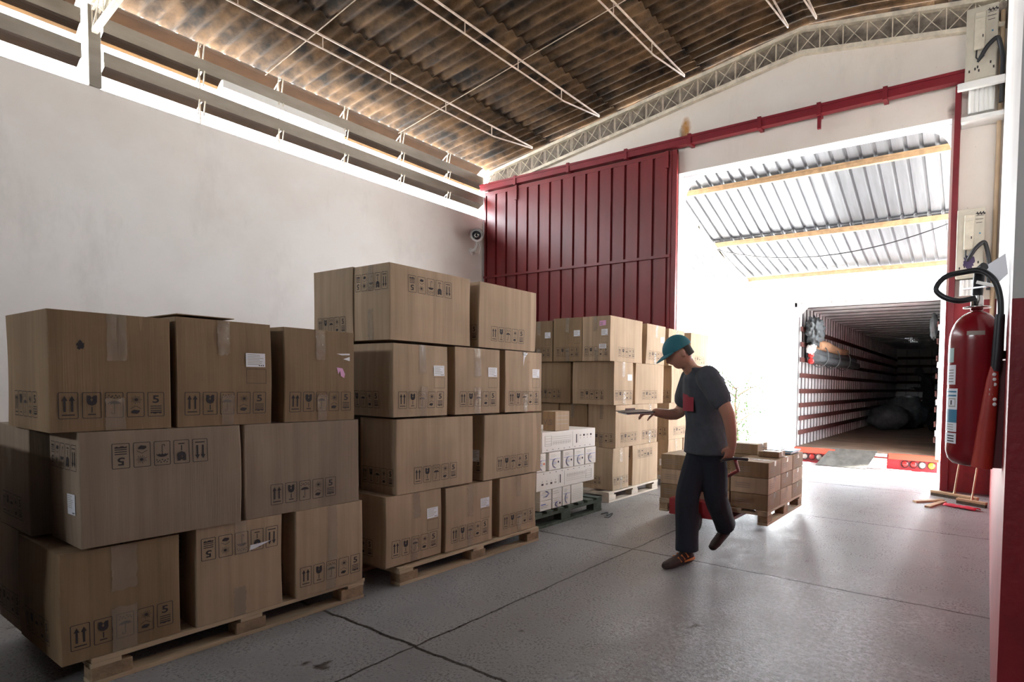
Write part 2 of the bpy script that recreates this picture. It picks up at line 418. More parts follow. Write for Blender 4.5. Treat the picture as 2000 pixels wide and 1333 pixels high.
# corrugated roof: overlapping courses whose waves run up the slope
def course(mb, x0, x1, dz, y0=-7.3, y1=8.62, pitch=.177, amp=.027, nseg=8, m=ROOF, zf=roofz, xd=0):
    n = int((y1-y0)/pitch*nseg); th = .007
    xs = [x0, (x0+x1)/2, x1]; top = []; bot = []
    for x, dd in zip(xs, (0, dz/2, dz)):
        rowt = []; rowb = []
        for i in range(n+1):
            y = y0+(y1-y0)*i/n; z = zf(x)+amp*math.sin(2*PI*y/pitch)+dd
            rowb.append((x, y, z)); rowt.append((x, y, z+th))
        top.append(rowt); bot.append(rowb)
    vs = [p for r in bot for p in r]+[p for r in top for p in r]; N1 = n+1; o = 3*N1; fs = []
    for a in range(2):
        for i in range(n):
            k = a*N1+i
            fs.append((k, k+1, k+N1+1, k+N1)); fs.append((o+k, o+k+N1, o+k+N1+1, o+k+1))
    for i in range(n):
        fs.append((i, o+i, o+i+1, i+1)); k = 2*N1+i; fs.append((k, k+1, o+k+1, o+k))
    mb.mesh(vs, fs, m, True)
rf = MB()
PX = [-9.42, -7.80, -6.18, -4.45, -2.50]
for i in range(4):
    # the lower end rides over the course below it
    course(rf, PX[i], PX[i+1]+.16, -.035 if i < 3 else 0, m=ROOF)
    rf_z = .03
PXR = [-2.60, -.7, 1.1, 2.9, 4.6]
for i in range(4): course(rf, PXR[i]-.12, PXR[i+1]+.05, 0)
for y in range(0): pass
rf.prism([(-2.85, roofz(-2.85)+.04), (-2.55, 6.94), (-2.25, roofz(-2.25)+.04), (-2.25, roofz(-2.25)+.055), (-2.55, 6.955), (-2.85, roofz(-2.85)+.055)], -7.3, 8.62, ROOF)
tag(rf.build('ceiling'), kind='structure')

# louvres along the left wall
def louver(label, zb, zt, e, dd, ranges, y0, y1, brks, extra=None):
    t = thing('wall_louver', label, 'louver', (XL, (y0+y1)/2, zb), 'fibre cement louvres over the left wall')
    b = MB(); b.box((XL-.012, y0, zb), (XL, y1, zt), LOUV); part(b, 'board', t)
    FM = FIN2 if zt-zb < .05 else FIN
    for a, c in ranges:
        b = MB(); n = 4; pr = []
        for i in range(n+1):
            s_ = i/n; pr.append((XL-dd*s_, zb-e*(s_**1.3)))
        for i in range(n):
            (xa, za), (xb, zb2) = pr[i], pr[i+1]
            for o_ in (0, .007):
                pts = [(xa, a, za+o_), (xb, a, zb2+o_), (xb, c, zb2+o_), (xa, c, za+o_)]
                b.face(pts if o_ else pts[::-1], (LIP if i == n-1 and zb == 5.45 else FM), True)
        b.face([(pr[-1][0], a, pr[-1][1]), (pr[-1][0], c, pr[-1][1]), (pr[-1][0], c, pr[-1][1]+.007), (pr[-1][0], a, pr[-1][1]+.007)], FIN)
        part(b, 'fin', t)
    for y in brks:
        b = MB()
        for dy in (-.03, .03):
            b.bar((XL+.012, y+dy, zb+.02), (XL-.04, y+dy, zb-.17), .012, .012, CREAM, (0, 1, 0))
        b.bar((XL-.06, y, zb), (XL-.06, y, zb-.27), .012, .012, PURL, (0, 1, 0))
        part(b, 'bracket', t)
    return t
BR = [3.43, 4.40, 5.38, 6.40, 7.40]
def mods(a, b, brks, skip=()):
    e = [a]+[x for x in brks if a < x < b]+[b]
    return [(e[i]+.006, e[i+1]-.006) for i in range(len(e)-1) if i not in skip]
louver('upper fibre cement louvre right of the concrete post', 5.80, 5.815, .10, .19, mods(2.47, 8.26, BR), 2.47, 8.26, BR)
louver('middle fibre cement louvre right of the post, with a bright open gap', 5.45, 5.62, .095, .15, [(2.47, 3.42), (3.44, 3.66), (5.39, 6.39), (6.41, 7.39), (7.41, 8.26)], 2.47, 8.26, BR)
louver('lowest fibre cement louvre right of the post, just above the wall', 5.05, 5.22, .072, .15, mods(2.47, 8.26, BR), 2.47, 8.26, BR)
BL = [-.6, .4, 1.4]
louver('upper fibre cement louvre left of the concrete post', 5.80, 5.815, .10, .19, mods(-1.7, 2.28, BL), -1.7, 2.28, BL)
louver('middle fibre cement louvre left of the concrete post', 5.45, 5.62, .095, .15, mods(-1.7, 2.28, BL), -1.7, 2.28, BL)
louver('lowest fibre cement louvre left of the concrete post', 5.05, 5.22, .072, .15, mods(-1.7, 2.28, BL), -1.7, 2.28, BL)
b = MB(); b.box((XL-.008, 3.67, 5.36), (XL+.004, 5.37, 5.46), WHITEM)
tag(b.build('translucent_strip'), 'pale strip patched into the middle louvre above the bright gap', 'panel')
b = MB(); b.box((XL-.20, 2.33, 4.765), (XL+.03, 2.44, 5.70), LOUV, bev=.006)
tag(b.build('concrete_post'), 'short rough concrete post between the louvres at top left', 'post')
# plaster frame bits at the eave end of the portal truss over the post
t = thing('roof_truss', 'cream lattice truss end landing on the concrete post at top left', 'truss', (XL, 2.38, 5.6))
def truss(t, x0, x1, y, ztop, zbot, web=.36, m=STEELC, w=.05, h=.05):
    for nm, zf in (('top_chord', ztop), ('bottom_chord', zbot)):
        b = MB(); xs = [x0]+([-2.55] if x0 < -2.55 < x1 else [])+[x1]
        for a, c in zip(xs, xs[1:]): b.bar((a, y, zf(a)), (c, y, zf(c)), w, h, m)
        part(b, nm, t)
    b = MB(); n = int((x1-x0)/web)
    for i in range(n):
        a = x0+(x1-x0)*i/n; c = x0+(x1-x0)*(i+1)/n
        for dy in (-.018, .018):
            b.bar((a, y+dy, zbot(a)), (a, y+dy, ztop(a)), .008, .008, m, (0, 1, 0))
        b.bar((a, y-.02, zbot(a)), (c, y-.02, ztop(c)), .008, .012, m, (0, 1, 0))
        b.bar((a, y+.02, ztop(a)), (c, y+.02, zbot(c)), .008, .012, m, (0, 1, 0))
    part(b, 'lattice_web', t)
truss(t, -9.2, -2.55, 2.38, lambda x: purz(x)-.02, lambda x: purz(x)-.36)
b = MB(); random.seed(3)
for i in range(7):
    a = Vector((-9.2+random.random()*.05, 2.36+random.random()*.1, 5.62)); c = a+Vector((.25+random.random()*.5, random.uniform(-.02, .02), .15+random.random()*.12))
    b.bar(a, c, .012, .012, CREAM)
part(b, 'gusset_strut', t)
t = thing('roof_truss', 'cream lattice gable truss running along the top of the far wall', 'truss', (-2.55, D-.05, 6.3))
truss(t, XL+.03, .02, D-.04, lambda x: 6.63-.147*abs(x+2.55), lambda x: 6.29-.147*abs(x+2.55), web=.33, w=.07, h=.055)

# purlins: thin lattice pairs along y
lab = {-7.86: 'thin steel lattice purlin nearest the left louvres', -6.24: 'thin steel lattice purlin second from the left louvres',
       -4.50: 'thin steel lattice purlin third from the left louvres', -2.76: 'thin steel lattice purlin just left of the ridge',
       -2.34: 'thin steel lattice purlin just right of the ridge'}
for x, l in lab.items():
    zc = purz(x); t = thing('roof_purlin', l, 'purlin', (x, 1, zc), 'lattice purlins under the roof sheets')
    b = MB(); b.bar((x, -7, zc), (x, D-.08, zc), .022, .022, PURL); part(b, 'top_chord', t)
    b = MB(); b.bar((x, -7, zc-.17), (x, 7.25, zc-.17), .018, .018, PURL); b.bar((x, 7.25, zc-.17), (x, D-.08, zc-.02), .018, .018, PURL); part(b, 'bottom_chord', t)
    y = 7.2
    while y > -7: b = MB(); b.bar((x, y, zc-.17), (x, y, zc), .010, .010, PURL, (0, 1, 0)); part(b, 'strut', t); y -= .98
for y, l in ((6.25, 'thin steel tie rod crossing under the purlins near the far gable'), (4.15, 'thin steel tie rod crossing under the purlins toward the camera')):
    b = MB(); b.bar((XL+.1, y, purz(XL+.1)-.04), (-2.6, y, purz(-2.6)-.04), .009, .009, PURL)
    tag(b.build('tie_rod'), l, 'rod')

# ------------------------------------------------------------------ red sliding door, rail, posts
DX0, DX1, DZ1, DY = -9.16, -4.60, 5.27, D-.10
t = thing('sliding_door', 'tall red ribbed steel sliding door parked left of the loading opening', 'door', ((DX0+DX1)/2, DY, 0))
b = MB(); n = 15; pw = (DX1-.17-DX0-.04)/n; prof = []
for i in range(n):
    x = DX0+.04+i*pw
    prof += [(x, .035), (x+.03, .035), (x+.034, 0), (x+pw-.02, 0), (x+pw-.012, .035)]
prof.append((DX1-.17, .035))
b.mesh([(x, DY+y, .08) for x, y in prof]+[(x, DY+y, DZ1-.06) for x, y in prof], [(i, i+1, len(prof)+i+1, len(prof)+i) for i in range(len(prof)-1)], RED)
b.box((DX0, DY+.034, .06), (DX1, DY+.045, DZ1), RED)
part(b, 'ribbed_panel', t)
for nm, a, c in (('top_rail', (DX0, DY-.004, DZ1-.07), (DX1, DY+.035, DZ1)), ('bottom_rail', (DX0, DY-.004, .05), (DX1, DY+.035, .16)),
                 ('side_rail', (DX0, DY-.006, .06), (DX0+.04, DY+.035, DZ1)), ('side_rail', (DX1-.17, DY+.02, .06), (DX1-.13, DY+.036, DZ1)),
                 ('side_rail', (DX1-.13, DY-.012, .06), (DX1-.10, DY+.036, DZ1)), ('side_rail', (DX1-.10, DY, .06), (DX1, DY+.036, DZ1)),
                 ('cross_bar', (DX0, DY-.03, 3.505), (DX1-.1, DY+.0, 3.55))):
    b = MB(); b.box(a, c, RED); part(b, nm, t)
for x in (-8.25, -4.78):
    b = MB(); b.box((x-.03, DY-.035, DZ1-.28), (x+.03, DY-.006, DZ1-.002), RED); part(b, 'hanger', t)
t = thing('door_rail', 'long red steel rail carrying the sliding door across the far wall', 'rail', (-4.9, D-.1, 5.36))
b = MB(); b.box((XL+.0, D-.15, 5.30), (-.40, D-.05, 5.42), REDR); b.box((XL, D-.165, 5.395), (-.40, D-.05, 5.43), REDR)
part(b, 'channel', t)
for x in (-8.25, -6.9, -5.6, -4.35, -3.15, -2.25, -1.35):
    b = MB(); b.box((x-.03, D-.17, 5.275), (x+.03, D-.002, 5.45), REDR)
    if x == -2.25: b.box((x-.025, D-.12, 5.10), (x+.025, D-.08, 5.30), REDR)
    part(b, 'bracket', t)
b = MB(); b.box((-.50, D-.09, 0), (-.43, D-.0, 5.27), REDR)
tag(b.build('door_post'), 'slim red steel stop post right of the loading opening', 'post')
b = MB(); b.tube([(.0, D-.04, 2.0), (.0, D-.04, 6.1)], .028, PIPE)
tag(b.build('drain_pipe'), 'tan vertical pipe in the corner beside the white pier', 'pipe')
b = MB(); b.box((XL+.005, D-.06, 4.4), (XL+.14, D-.001, 5.35), WH); b.box((XL+.005, D-.03, 0), (XL+.10, D-.001, 4.4), WH)
tag(b.build('trim_2'), kind='structure')

# ------------------------------------------------------------------ meter boxes
def meter_box(label, x0, x1, z0, z1, cover0, side=1, scorch=False):
    y = D-.16
    t = thing('control_cabinet', label, 'electrical box', ((x0+x1)/2, y, z0), 'cream electrical cabinets right of the opening')
    b = MB(); b.box((x0, y, z0), (x1, D-.002, z1), BEIGE, bev=.012)
    b.box((x0+.02, y-.006, z0+.03), (x1-.015, y+.002, z1-.02), BEIGE); part(b, 'back_plate', t)
    b = MB(); w = x1-x0
    b.box((x0+.27*w, y-.05, z0+.40*(z1-z0)), (x0+.62*w, y-.004, z1-.10*(z1-z0)), CREAM, bev=.012)
    b.box((x0+.29*w, y-.056, z1-.19*(z1-z0)), (x0+.60*w, y-.046, z1-.15*(z1-z0)), BEIGE)
    b.box((x0+.52*w, y-.054, z0+.55*(z1-z0)), (x0+.56*w, y-.049, z0+.585*(z1-z0)), INK)
    part(b, 'meter', t)
    b = MB()
    for i, (aa, bb) in enumerate(((.68, .95), (.66, .93), (.68, .9))):
        b.box((x0+aa*w, y-.0075, z1-(.12+.05*i)*(z1-z0)), (x0+bb*w, y-.0065, z1-(.113+.05*i)*(z1-z0)), INK)
    for i in range(9):   # worn lettering, too small to read
        a = x0+(.66+.035*i)*w; zz = z1-(.09+.008*((i*7) % 3))*(z1-z0)
        b.box((a, y-.0075, zz), (a+.010+.004*(i % 3), y-.0065, zz+.012+.010*((i*5) % 3)), INK)
    b.box((x0+.80*w, y-.008, z0+.62*(z1-z0)), (x0+.86*w, y-.0065, z0+.64*(z1-z0)), LABELG)
    for px, pz in ((.12, .13), (.30, .15), (.42, .12), (.78, .2), (.88, .13), (.38, .17)):
        b.box((x0+px*w, y-.008, z0+pz*(z1-z0)), (x0+(px+.05)*w, y-.0065, z0+(pz+.035)*(z1-z0)), INK)
    part(b, 'printed_marks', t)
    # ribbed cover under the plate
    b = MB(); zc0, zc1 = cover0, z0-.02
    n = 5; pts = []
    for i in range(n*6+1):
        u = i/(n*6); pts.append((x0+.06+u*(w-.08), y+.02-.022*abs(math.sin(PI*u*n))))
    N1 = len(pts)
    b.mesh([(px, py, zc0) for px, py in pts]+[(px, py, zc1) for px, py in pts], [(i, i+1, N1+i+1, N1+i) for i in range(N1-1)], WHITEM, True)
    b.box((x0+.05, y+.02, zc0), (x1-.01, D-.002, zc1), WHITEM); part(b, 'ribbed_cover', t)
    # cables
    b = MB(); zm = z0+.30*(z1-z0); pts = []
    P = [(x0+.40*w, y-.03, z0+.24*(z1-z0)), (x0+.52*w, y-.06, zm), (x0+.72*w, y-.09, zm+.09), (x0+.98*w, y-.10, zm+.15),
         (x1+.03, y-.08, zm+.07), (x1+.06, y-.06, zm-.10), (x1+.06, y-.04, z0-.02), (x1+.06, y-.02, cover0+.05)]
    for i in range(len(P)-1):
        a = Vector(P[max(i-1, 0)]); p = Vector(P[i]); q = Vector(P[i+1]); c = Vector(P[min(i+2, len(P)-1)])
        for k in range(6):
            s_ = k/6
            pts.append(.5*((2*p)+(q-a)*s_+(2*a-5*p+4*q-c)*s_*s_+(-a+3*p-3*q+c)*s_**3))
    pts.append(Vector(P[-1]))
    b.tube(pts, [.012+.014*min(1, i/8) for i in range(len(pts))], BLACK, 10); part(b, 'cable_bundle', t)
    b = MB(); P = [Vector((x0+.36*w, y-.03, z0+.40*(z1-z0))), Vector((x0+.35*w, y-.04, z0+.30*(z1-z0))), Vector((x0+.45*w, y-.05, z0+.24*(z1-z0))), Vector((x0+.60*w, y-.06, z0+.30*(z1-z0)))]
    b.tube(P, .009, BLACK, 8); part(b, 'meter_lead', t)
    if scorch:
        b = MB(); random.seed(5); cx_, cz_ = x0+.47*w, z0+.22*(z1-z0)
        pts = []
        for i in range(26):
            a = 2*PI*i/26; r = .075*(.7+.5*random.random())
            pts.append((cx_+r*math.cos(a)*.9, y-.009, cz_+r*math.sin(a)*1.2))
        b.face(pts[::-1], mat('purple_scorch', (.05, .03, .09), .6)); part(b, 'scorch_mark', t)
    return t
meter_box('cream electrical cabinet with scorched plate, low on the wall above the extinguisher', -.425, -.11, 2.78, 3.66, 2.56, scorch=True)
meter_box('cream electrical cabinet high up on the white angle brackets by the truss', -.40, -.05, 5.24, 6.16, 4.86)
t = thing('angle_shelf', 'pair of white steel angle brackets holding the high electrical cabinet', 'bracket', (-.2, D-.2, 5.0))
b = MB(); b.box((-.47, D-.28, 5.12), (.045, D-.22, 5.20), WHITEM); part(b, 'upper_angle', t)
b = MB(); b.box((-.42, D-.22, 4.74), (.045, D-.0, 4.80), WHITEM); part(b, 'lower_angle', t)
# ------------------------------------------------------------------ CCTV camera
cc = Vector((-8.93, 7.80, 4.28))
t = thing('security_camera', 'white bullet security camera with black visor in the far left corner', 'camera', (XL, 7.9, 4.05))
aim = (Vector((0, 0, 1.35))-cc).normalized(); q = Matrix.Translation(cc) @ aim.to_track_quat('Z', 'Y').to_matrix().to_4x4() @ Matrix.Scale(1.45, 4)
b = MB(); b.lathe([(0, -.16), (.075, -.16), (.085, -.1), (.085, .10), (.08, .11), (.0, .11)], WHITEM, n=24, M=q); part(b, 'housing', t)
b = MB(); b.lathe([(0, .112), (.058, .112), (.058, .118), (0, .118)], BLACK, n=24, M=q)
for i in range(12):
    a = 2*PI*i/12; c = q @ Vector((.044*math.cos(a), .044*math.sin(a), .12)); b.box(c-Vector((.007,)*3), c+Vector((.007,)*3), CHROME)
b.lathe([(.02, .118), (.03, .118), (.03, .124), (.018, .126)], CHROME, n=20, M=q); part(b, 'lens', t)
b = MB()
for k in range(12):
    a0 = PI*(-.05)+PI*1.1*k/12; a1 = PI*(-.05)+PI*1.1*(k+1)/12
    f4 = [Vector((.10*math.cos(a0), .10*math.sin(a0), -.16)), Vector((.10*math.cos(a1), .10*math.sin(a1), -.16)), Vector((.10*math.cos(a1), .10*math.sin(a1), .17)), Vector((.10*math.cos(a0), .10*math.sin(a0), .17))]
    b.face([q @ v for v in f4], BLACK)
part(b, 'visor', t)
b = MB(); b.tube([cc+Vector((0, 0, -.08)), cc+Vector((-.02, .03, -.19)), cc+Vector((-.10, .06, -.25)), Vector((XL, 7.95, 4.02))], .028, WHITEM); part(b, 'mount_arm', t)
b = MB(); b.lathe([(0, 0), (.07, 0), (.07, .02), (0, .02)], WHITEM, M=Matrix.Translation((XL, 7.95, 4.02)) @ Matrix.Rotation(PI/2, 4, 'Y')); part(b, 'wall_plate', t)
b = MB(); b.tube([cc+Vector((.02, 0, -.10)), cc+Vector((.06, .05, -.24)), cc+Vector((-.02, .08, -.36)), Vector((XL+.01, 7.97, 4.06))], .008, WHITEM); part(b, 'lead', t)

# ------------------------------------------------------------------ outside: canopy, trailer, tree
CANP = [(8.58, 5.10), (9.18, 4.87), (10.68, 4.28), (12.45, 3.87)]
def canz(y):
    for (a, za), (c, zc) in zip(CANP, CANP[1:]):
        if y <= c: return za+(zc-za)*(y-a)/(c-a)
    return CANP[-1][1]
t = thing('canopy', 'corrugated metal canopy on tan beams over the loading yard', 'canopy', (-2.6, 10.5, 4.3))
b = MB(); X0, X1, pitch = -5.25, .6, .215; n = int((X1-X0)/pitch); prof = []
for i in range(n):
    x = X0+i*pitch; prof += [(x, 0), (x+.15, 0), (x+.165, .035), (x+.20, .035)]
prof.append((X0+n*pitch, 0)); ys = [8.58, 9.18, 9.9, 10.68, 11.5, 12.45]
for yy0, yy1, lift in ((8.58, 10.75, .03), (10.6, 12.62, 0)):
    ys = [yy0, (yy0+yy1)/2, yy1]
    vs = [(x, y, canz(y)+.05+z+lift) for y in ys for x, z in prof]; N1 = len(prof)
    b.mesh(vs, [(r*N1+i, r*N1+i+1, (r+1)*N1+i+1, (r+1)*N1+i) for r in range(len(ys)-1) for i in range(N1-1)], GALV)
part(b, 'roof_sheet', t)
BEAM = mat('tan_beam', (.30, .19, .10), .6, var=.35, vscale=9)
for y in (9.18, 10.68, 12.45):
    b = MB(); z = canz(y); b.box((X0+.1, y-.03, z-.045), (X1, y+.03, z+.045), BEAM); b.box((X0+.1, y-.045, z+.02), (X1, y+.045, z+.045), BEAM); part(b, 'beam', t)
b = MB(); TP = [(8.7, 4.92), (9.2, 4.72), (9.77, 4.45), (10.68, 4.2), (11.71, 3.95), (12.6, 3.80)]
for (a, za), (c, zc) in zip(TP, TP[1:]): b.bar((-5, a, za), (-5, c, zc), .05, .06, STEELC)
part(b, 'truss_chord', t)
BP = [(9.0, 3.60), (9.55, 3.73), (10.6, 3.73), (11.7, 3.86)]
b = MB()
for (a, za), (c, zc) in zip(BP, BP[1:]): b.bar((-5, a, za), (-5, c, zc), .04, .05, STEELC)
part(b, 'truss_bottom_chord', t)
for a, c in (((8.9, 4.8), (9.5, 3.75)), ((9.7, 4.45), (9.6, 3.75)), ((9.77, 4.45), (10.55, 3.75)), ((10.68, 4.2), (10.62, 3.75)), ((10.7, 4.2), (11.6, 3.86))):
    b = MB(); b.bar((-5, *a), (-5, *c), .05, .05, STEELC, (1, 0, 0)); part(b, 'truss_web', t)
b = MB(); b.box((-5.06, 12.5, -1), (-4.94, 12.62, 3.86), STEELC); part(b, 'column', t)
b = MB(); b.box((.5, 12.5, -1), (.62, 12.62, 3.86), STEELC); part(b, 'column', t)
b = MB(); P = []
for i in range(25):
    s_ = i/24; P.append((-5+4.4*s_, 10.66-.45*s_, 4.19-.13*s_-.62*(1-(2*s_-1)**2)*.55))
b.tube(P, .010, BLACK, 6)
tag(b.build('cable'), 'thin black cable sagging across under the metal canopy', 'cable')
t = thing('canopy', 'pale lean-to canopy edge far beyond the red door edge', 'canopy', (-9, 17, 4))
b = MB(); prof = []
for i in range(30): x = -12+i*.215; prof += [(x, 0), (x+.15, 0), (x+.165, .035), (x+.20, .035)]
N1 = len(prof); b.mesh([(x, 14.5, 5.2+z) for x, z in prof]+[(x, 16.5, 4.6+z) for x, z in prof], [(i, i+1, N1+i+1, N1+i) for i in range(N1-1)], GALV); part(b, 'roof_sheet', t)
for x in (-11.9, -5.7):
    b = MB(); b.box((x-.05, 16.3, -1), (x+.05, 16.4, 4.62), STEELC); part(b, 'column', t)

TZ = .27
t = thing('truck_trailer', 'open white box trailer backed up to the dock with red bumper', 'truck', (-1.87, 10.0, -1.0))
TX0, TX1, TY0, TY1, TH = -3.09, -.65, 10.0, 22.5, 2.88
b = MB(); b.box((TX0+.05, TY0, TZ-.06), (TX1-.05, TY1, TZ), BEDW); part(b, 'bed_floor', t)
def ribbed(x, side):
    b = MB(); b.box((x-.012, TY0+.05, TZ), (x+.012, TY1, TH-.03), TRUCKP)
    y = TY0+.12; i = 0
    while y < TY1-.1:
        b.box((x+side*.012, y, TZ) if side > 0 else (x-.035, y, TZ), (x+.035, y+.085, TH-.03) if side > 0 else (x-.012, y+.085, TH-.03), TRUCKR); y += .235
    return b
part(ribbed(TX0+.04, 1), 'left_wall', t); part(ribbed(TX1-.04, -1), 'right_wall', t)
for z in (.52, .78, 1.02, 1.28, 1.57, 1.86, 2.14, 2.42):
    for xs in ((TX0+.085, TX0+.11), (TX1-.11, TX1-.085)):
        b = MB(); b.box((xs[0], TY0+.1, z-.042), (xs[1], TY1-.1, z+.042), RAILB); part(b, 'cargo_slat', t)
VX0, VX1, VY0, VY1 = -2.22, -1.98, 17.6, 19.4   # slotted vent near the headboard
b = MB()
for q4 in ((TX0+.02, TY0, TX1-.02, VY0), (TX0+.02, VY1, TX1-.02, TY1), (TX0+.02, VY0, VX0, VY1), (VX1, VY0, TX1-.02, VY1)): b.box((q4[0], q4[1], TH-.03), (q4[2], q4[3], TH), TRUCKP)
for k in range(5): b.box((VX0+.004+.048*k, VY0, TH-.03), (VX0+.038+.048*k, VY1, TH), TRUCKP)
y = TY0+.1
while y < TY1-.1: b.box((TX0+.05, y, TH-.045), (TX1-.05, y+.24, TH-.03), TRUCKR); y += .48
part(b, 'roof', t)
b = MB(); b.box((TX0, TY1, TZ), (TX1, TY1+.04, TH), TRUCKW)
for z in (.7, 1.0, 1.3, 1.6, 1.9, 2.2, 2.5): b.box((TX0+.1, TY1-.05, z-.045), (TX1-.1, TY1, z+.045), RAILB)
for i in range(5): x = TX0+.4+i*.42; b.box((x, TY1-.03, TZ), (x+.05, TY1, TH-.1), TRUCKR)
part(b, 'front_wall', t)
for x in (TX0, TX1-.06):
    b = MB(); b.box((x, TY0-.05, TZ-.05), (x+.06, TY0+.06, TH), TRUCKW, bev=.008)
    for z in (.6, 1.1, 1.7, 2.3): b.box((x-.02, TY0-.06, z), (x+.02, TY0-.02, z+.09), TRUCKW)
    part(b, 'rear_post', t)
b = MB(); b.box((TX0, TY0-.05, TH-.09), (TX1, TY0+.06, TH+.03), TRUCKW, bev=.008); part(b, 'rear_header', t)
b = MB(); b.face([(TX0+.06, TY0+.02, TH-.09), (TX0+.06, TY0+.02, TH-.27), (TX0+.24, TY0+.02, TH-.09)], TRUCKW); b.face([(TX0+.06, TY0+.022, TH-.09), (TX0+.24, TY0+.022, TH-.09), (TX0+.06, TY0+.022, TH-.27)], TRUCKW); part(b, 'corner_gusset', t)
for i, x in enumerate((-2.95, -2.42, -2.18, -1.92, -1.72, -1.5, -1.12)):
    b = MB(); w_ = .05 if i % 2 else .035; b.box((x-w_, TY0-.065, TH-.045), (x+w_, TY0-.05, TH-.01), WHITEM, bev=.004); b.box((x-.012, TY0-.072, TH-.037), (x+.012, TY0-.064, TH-.018), LGREY); part(b, 'marker_lamp', t)
b = MB(); b.box((TX0, TY0-.04, TZ-.10), (-2.30, TY0+.3, TZ-.005), BUMP, bev=.008); b.box((-1.42, TY0-.04, TZ-.10), (TX1, TY0+.3, TZ-.005), BUMP, bev=.008)
b.box((-2.30, TY0+.0, TZ-.10), (-1.42, TY0+.3, TZ-.02), REDP); b.box((TX0+.15, TY0, TZ-.27), (-2.2, TY0+.2, TZ-.10), REDP); b.box((-1.45, TY0, TZ-.27), (TX1-.03, TY0+.2, TZ-.10), REDP)
b.box((-1.63, TY0-.035, TZ-.07), (-1.44, TY0, TZ-.02), WHITEM); part(b, 'rear_bumper', t)
for xs in ((-2.97, AMBER), (-2.84, LGREY), (-2.71, LRED), (-2.58, LGREY), (-1.16, LRED), (-1.03, LRED), (-.90, LGREY), (-.76, AMBER)):
    b = MB(); Mx = Matrix.Translation((xs[0], TY0-.0, TZ-.165)) @ Matrix.Rotation(PI/2, 4, 'X')
    b.lathe([(0, .03), (.035, .028), (.05, .015), (.055, .0)], xs[1], M=Mx, n=20); b.lathe([(.055, .0), (.062, .0), (.062, .02), (.055, .02)], BLACK, M=Mx, n=20); part(b, 'tail_lamp', t)
b = MB(); b.box((TX0+.3, TY0+.4, -.25), (TX0+.45, TY1, TZ-.06), REDP); b.box((TX1-.45, TY0+.4, -.25), (TX1-.3, TY1, TZ-.06), REDP); part(b, 'chassis', t)
for y in (11.6, 12.9):
    for x in (TX0+.02, TX1-.30):
        b = MB(); b.lathe([(.1, 0), (.3, .02), (.50, .0), (.52, .05), (.52, .23), (.50, .28), (.3, .26), (.1, .28)], BLACK, M=Matrix.Translation((x, y, -.48)) @ Matrix.Rotation(PI/2, 4, 'Y')); part(b, 'wheel', t)
# plate
b = MB()
P = [(-2.38, 10.01, .285), (-1.60, 10.01, .285), (-1.72, 9.68, .012), (-2.56, 9.68, .012)]
b.face(P[::-1], STEELP); b.face([(x, y, z-.008) for x, y, z in P], STEELP)
for i in range(4): a, c = P[i], P[(i+1) % 4]; b.face([a, c, (c[0], c[1], c[2]-.008), (a[0], a[1], a[2]-.008)], STEELP)
tag(b.build('ramp_plate'), 'worn grey steel plate ramping from the floor up to the trailer', 'ramp')
b = MB()
for i in range(3): b.box((-1.66, 9.975+.0, .06+.045*i), (-1.44, 9.995, .085+.045*i), WOODW)
tag(b.build('timber_packer'), 'pale timber slats wedged under the trailer beside the plate', 'timber')
# load inside the trailer
t = thing('strapped_bundle', 'long grey bundle of rolls tied along the trailer wall', 'bundle', (-2.85, 11.5, 1.9))
b = MB()
for i, (dx, dz, r) in enumerate(((0, 0, .075), (.12, .02, .07), (.05, .13, .07))):
    P = [(-2.86+dx, 10.3+k*.45, 1.87+dz+.012*math.sin(k*1.3+i)) for k in range(9)]; b.tube(P, r, SACK, 12)
part(b, 'roll', t)
b = MB(); P = [(-2.80, 10.5+k*.35, 2.14+.02*math.sin(k)) for k in range(8)]; b.tube(P, [.09, .10, .10, .09, .09, .08, .07, .06], mat('tan_wrap', (.42, .24, .14), .7, var=.4), 12); part(b, 'wrap', t, 'tan wrapping')
for y in (10.75, 11.7, 12.7):
    b = MB(); P = [(-2.82+.17*math.cos(a), y, 1.95+.21*math.sin(a)) for a in [2*PI*k/16 for k in range(17)]]; b.tube(P, .010, SACK, 6); part(b, 'strap', t)
b = MB()
for dz in (0, .11): b.lathe([(0, 0), (.055, 0), (.06, -.03), (.06, -.05)], LRED, M=Matrix.Translation((-2.86, 10.285, 1.84+dz)) @ Matrix.Rotation(PI/2, 4, 'X'))
part(b, 'end_cap', t, 'red end caps')
def blob(c, r, m, name, label, cat, seed=1, rough=.3, fs=3, group=None, sub=3, flat=None):
    bm = bmesh.new(); bmesh.ops.create_icosphere(bm, subdivisions=sub, radius=1)
    for v in bm.verts:
        p = v.co.copy(); k = 1+rough*noise.noise(p*fs+Vector((seed*7.1, seed, 0)))+rough*.5*noise.noise(p*fs*2.3+Vector((seed, 5, 0)))
        v.co = Vector((p.x*r[0], p.y*r[1], p.z*r[2]))*k
        if flat is not None and v.co.z < flat: v.co.z = flat
    me = bpy.data.meshes.new(name); bm.to_mesh(me); bm.free(); me.materials.append(m)
    for p in me.polygons: p.use_smooth = True
    o = bpy.data.objects.new(name, me); COL.objects.link(o); o.location = c
    return tag(o, label, cat, group)
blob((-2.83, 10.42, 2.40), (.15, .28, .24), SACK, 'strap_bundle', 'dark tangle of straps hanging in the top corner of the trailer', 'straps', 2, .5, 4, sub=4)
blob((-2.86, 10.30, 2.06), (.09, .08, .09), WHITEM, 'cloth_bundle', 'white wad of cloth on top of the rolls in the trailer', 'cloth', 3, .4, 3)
blob((-.84, 10.55, 2.42), (.07, .12, .22), SACK, 'hanging_bag', 'dark bag hanging high on the right inside the trailer', 'bag', 4, .4, 4)
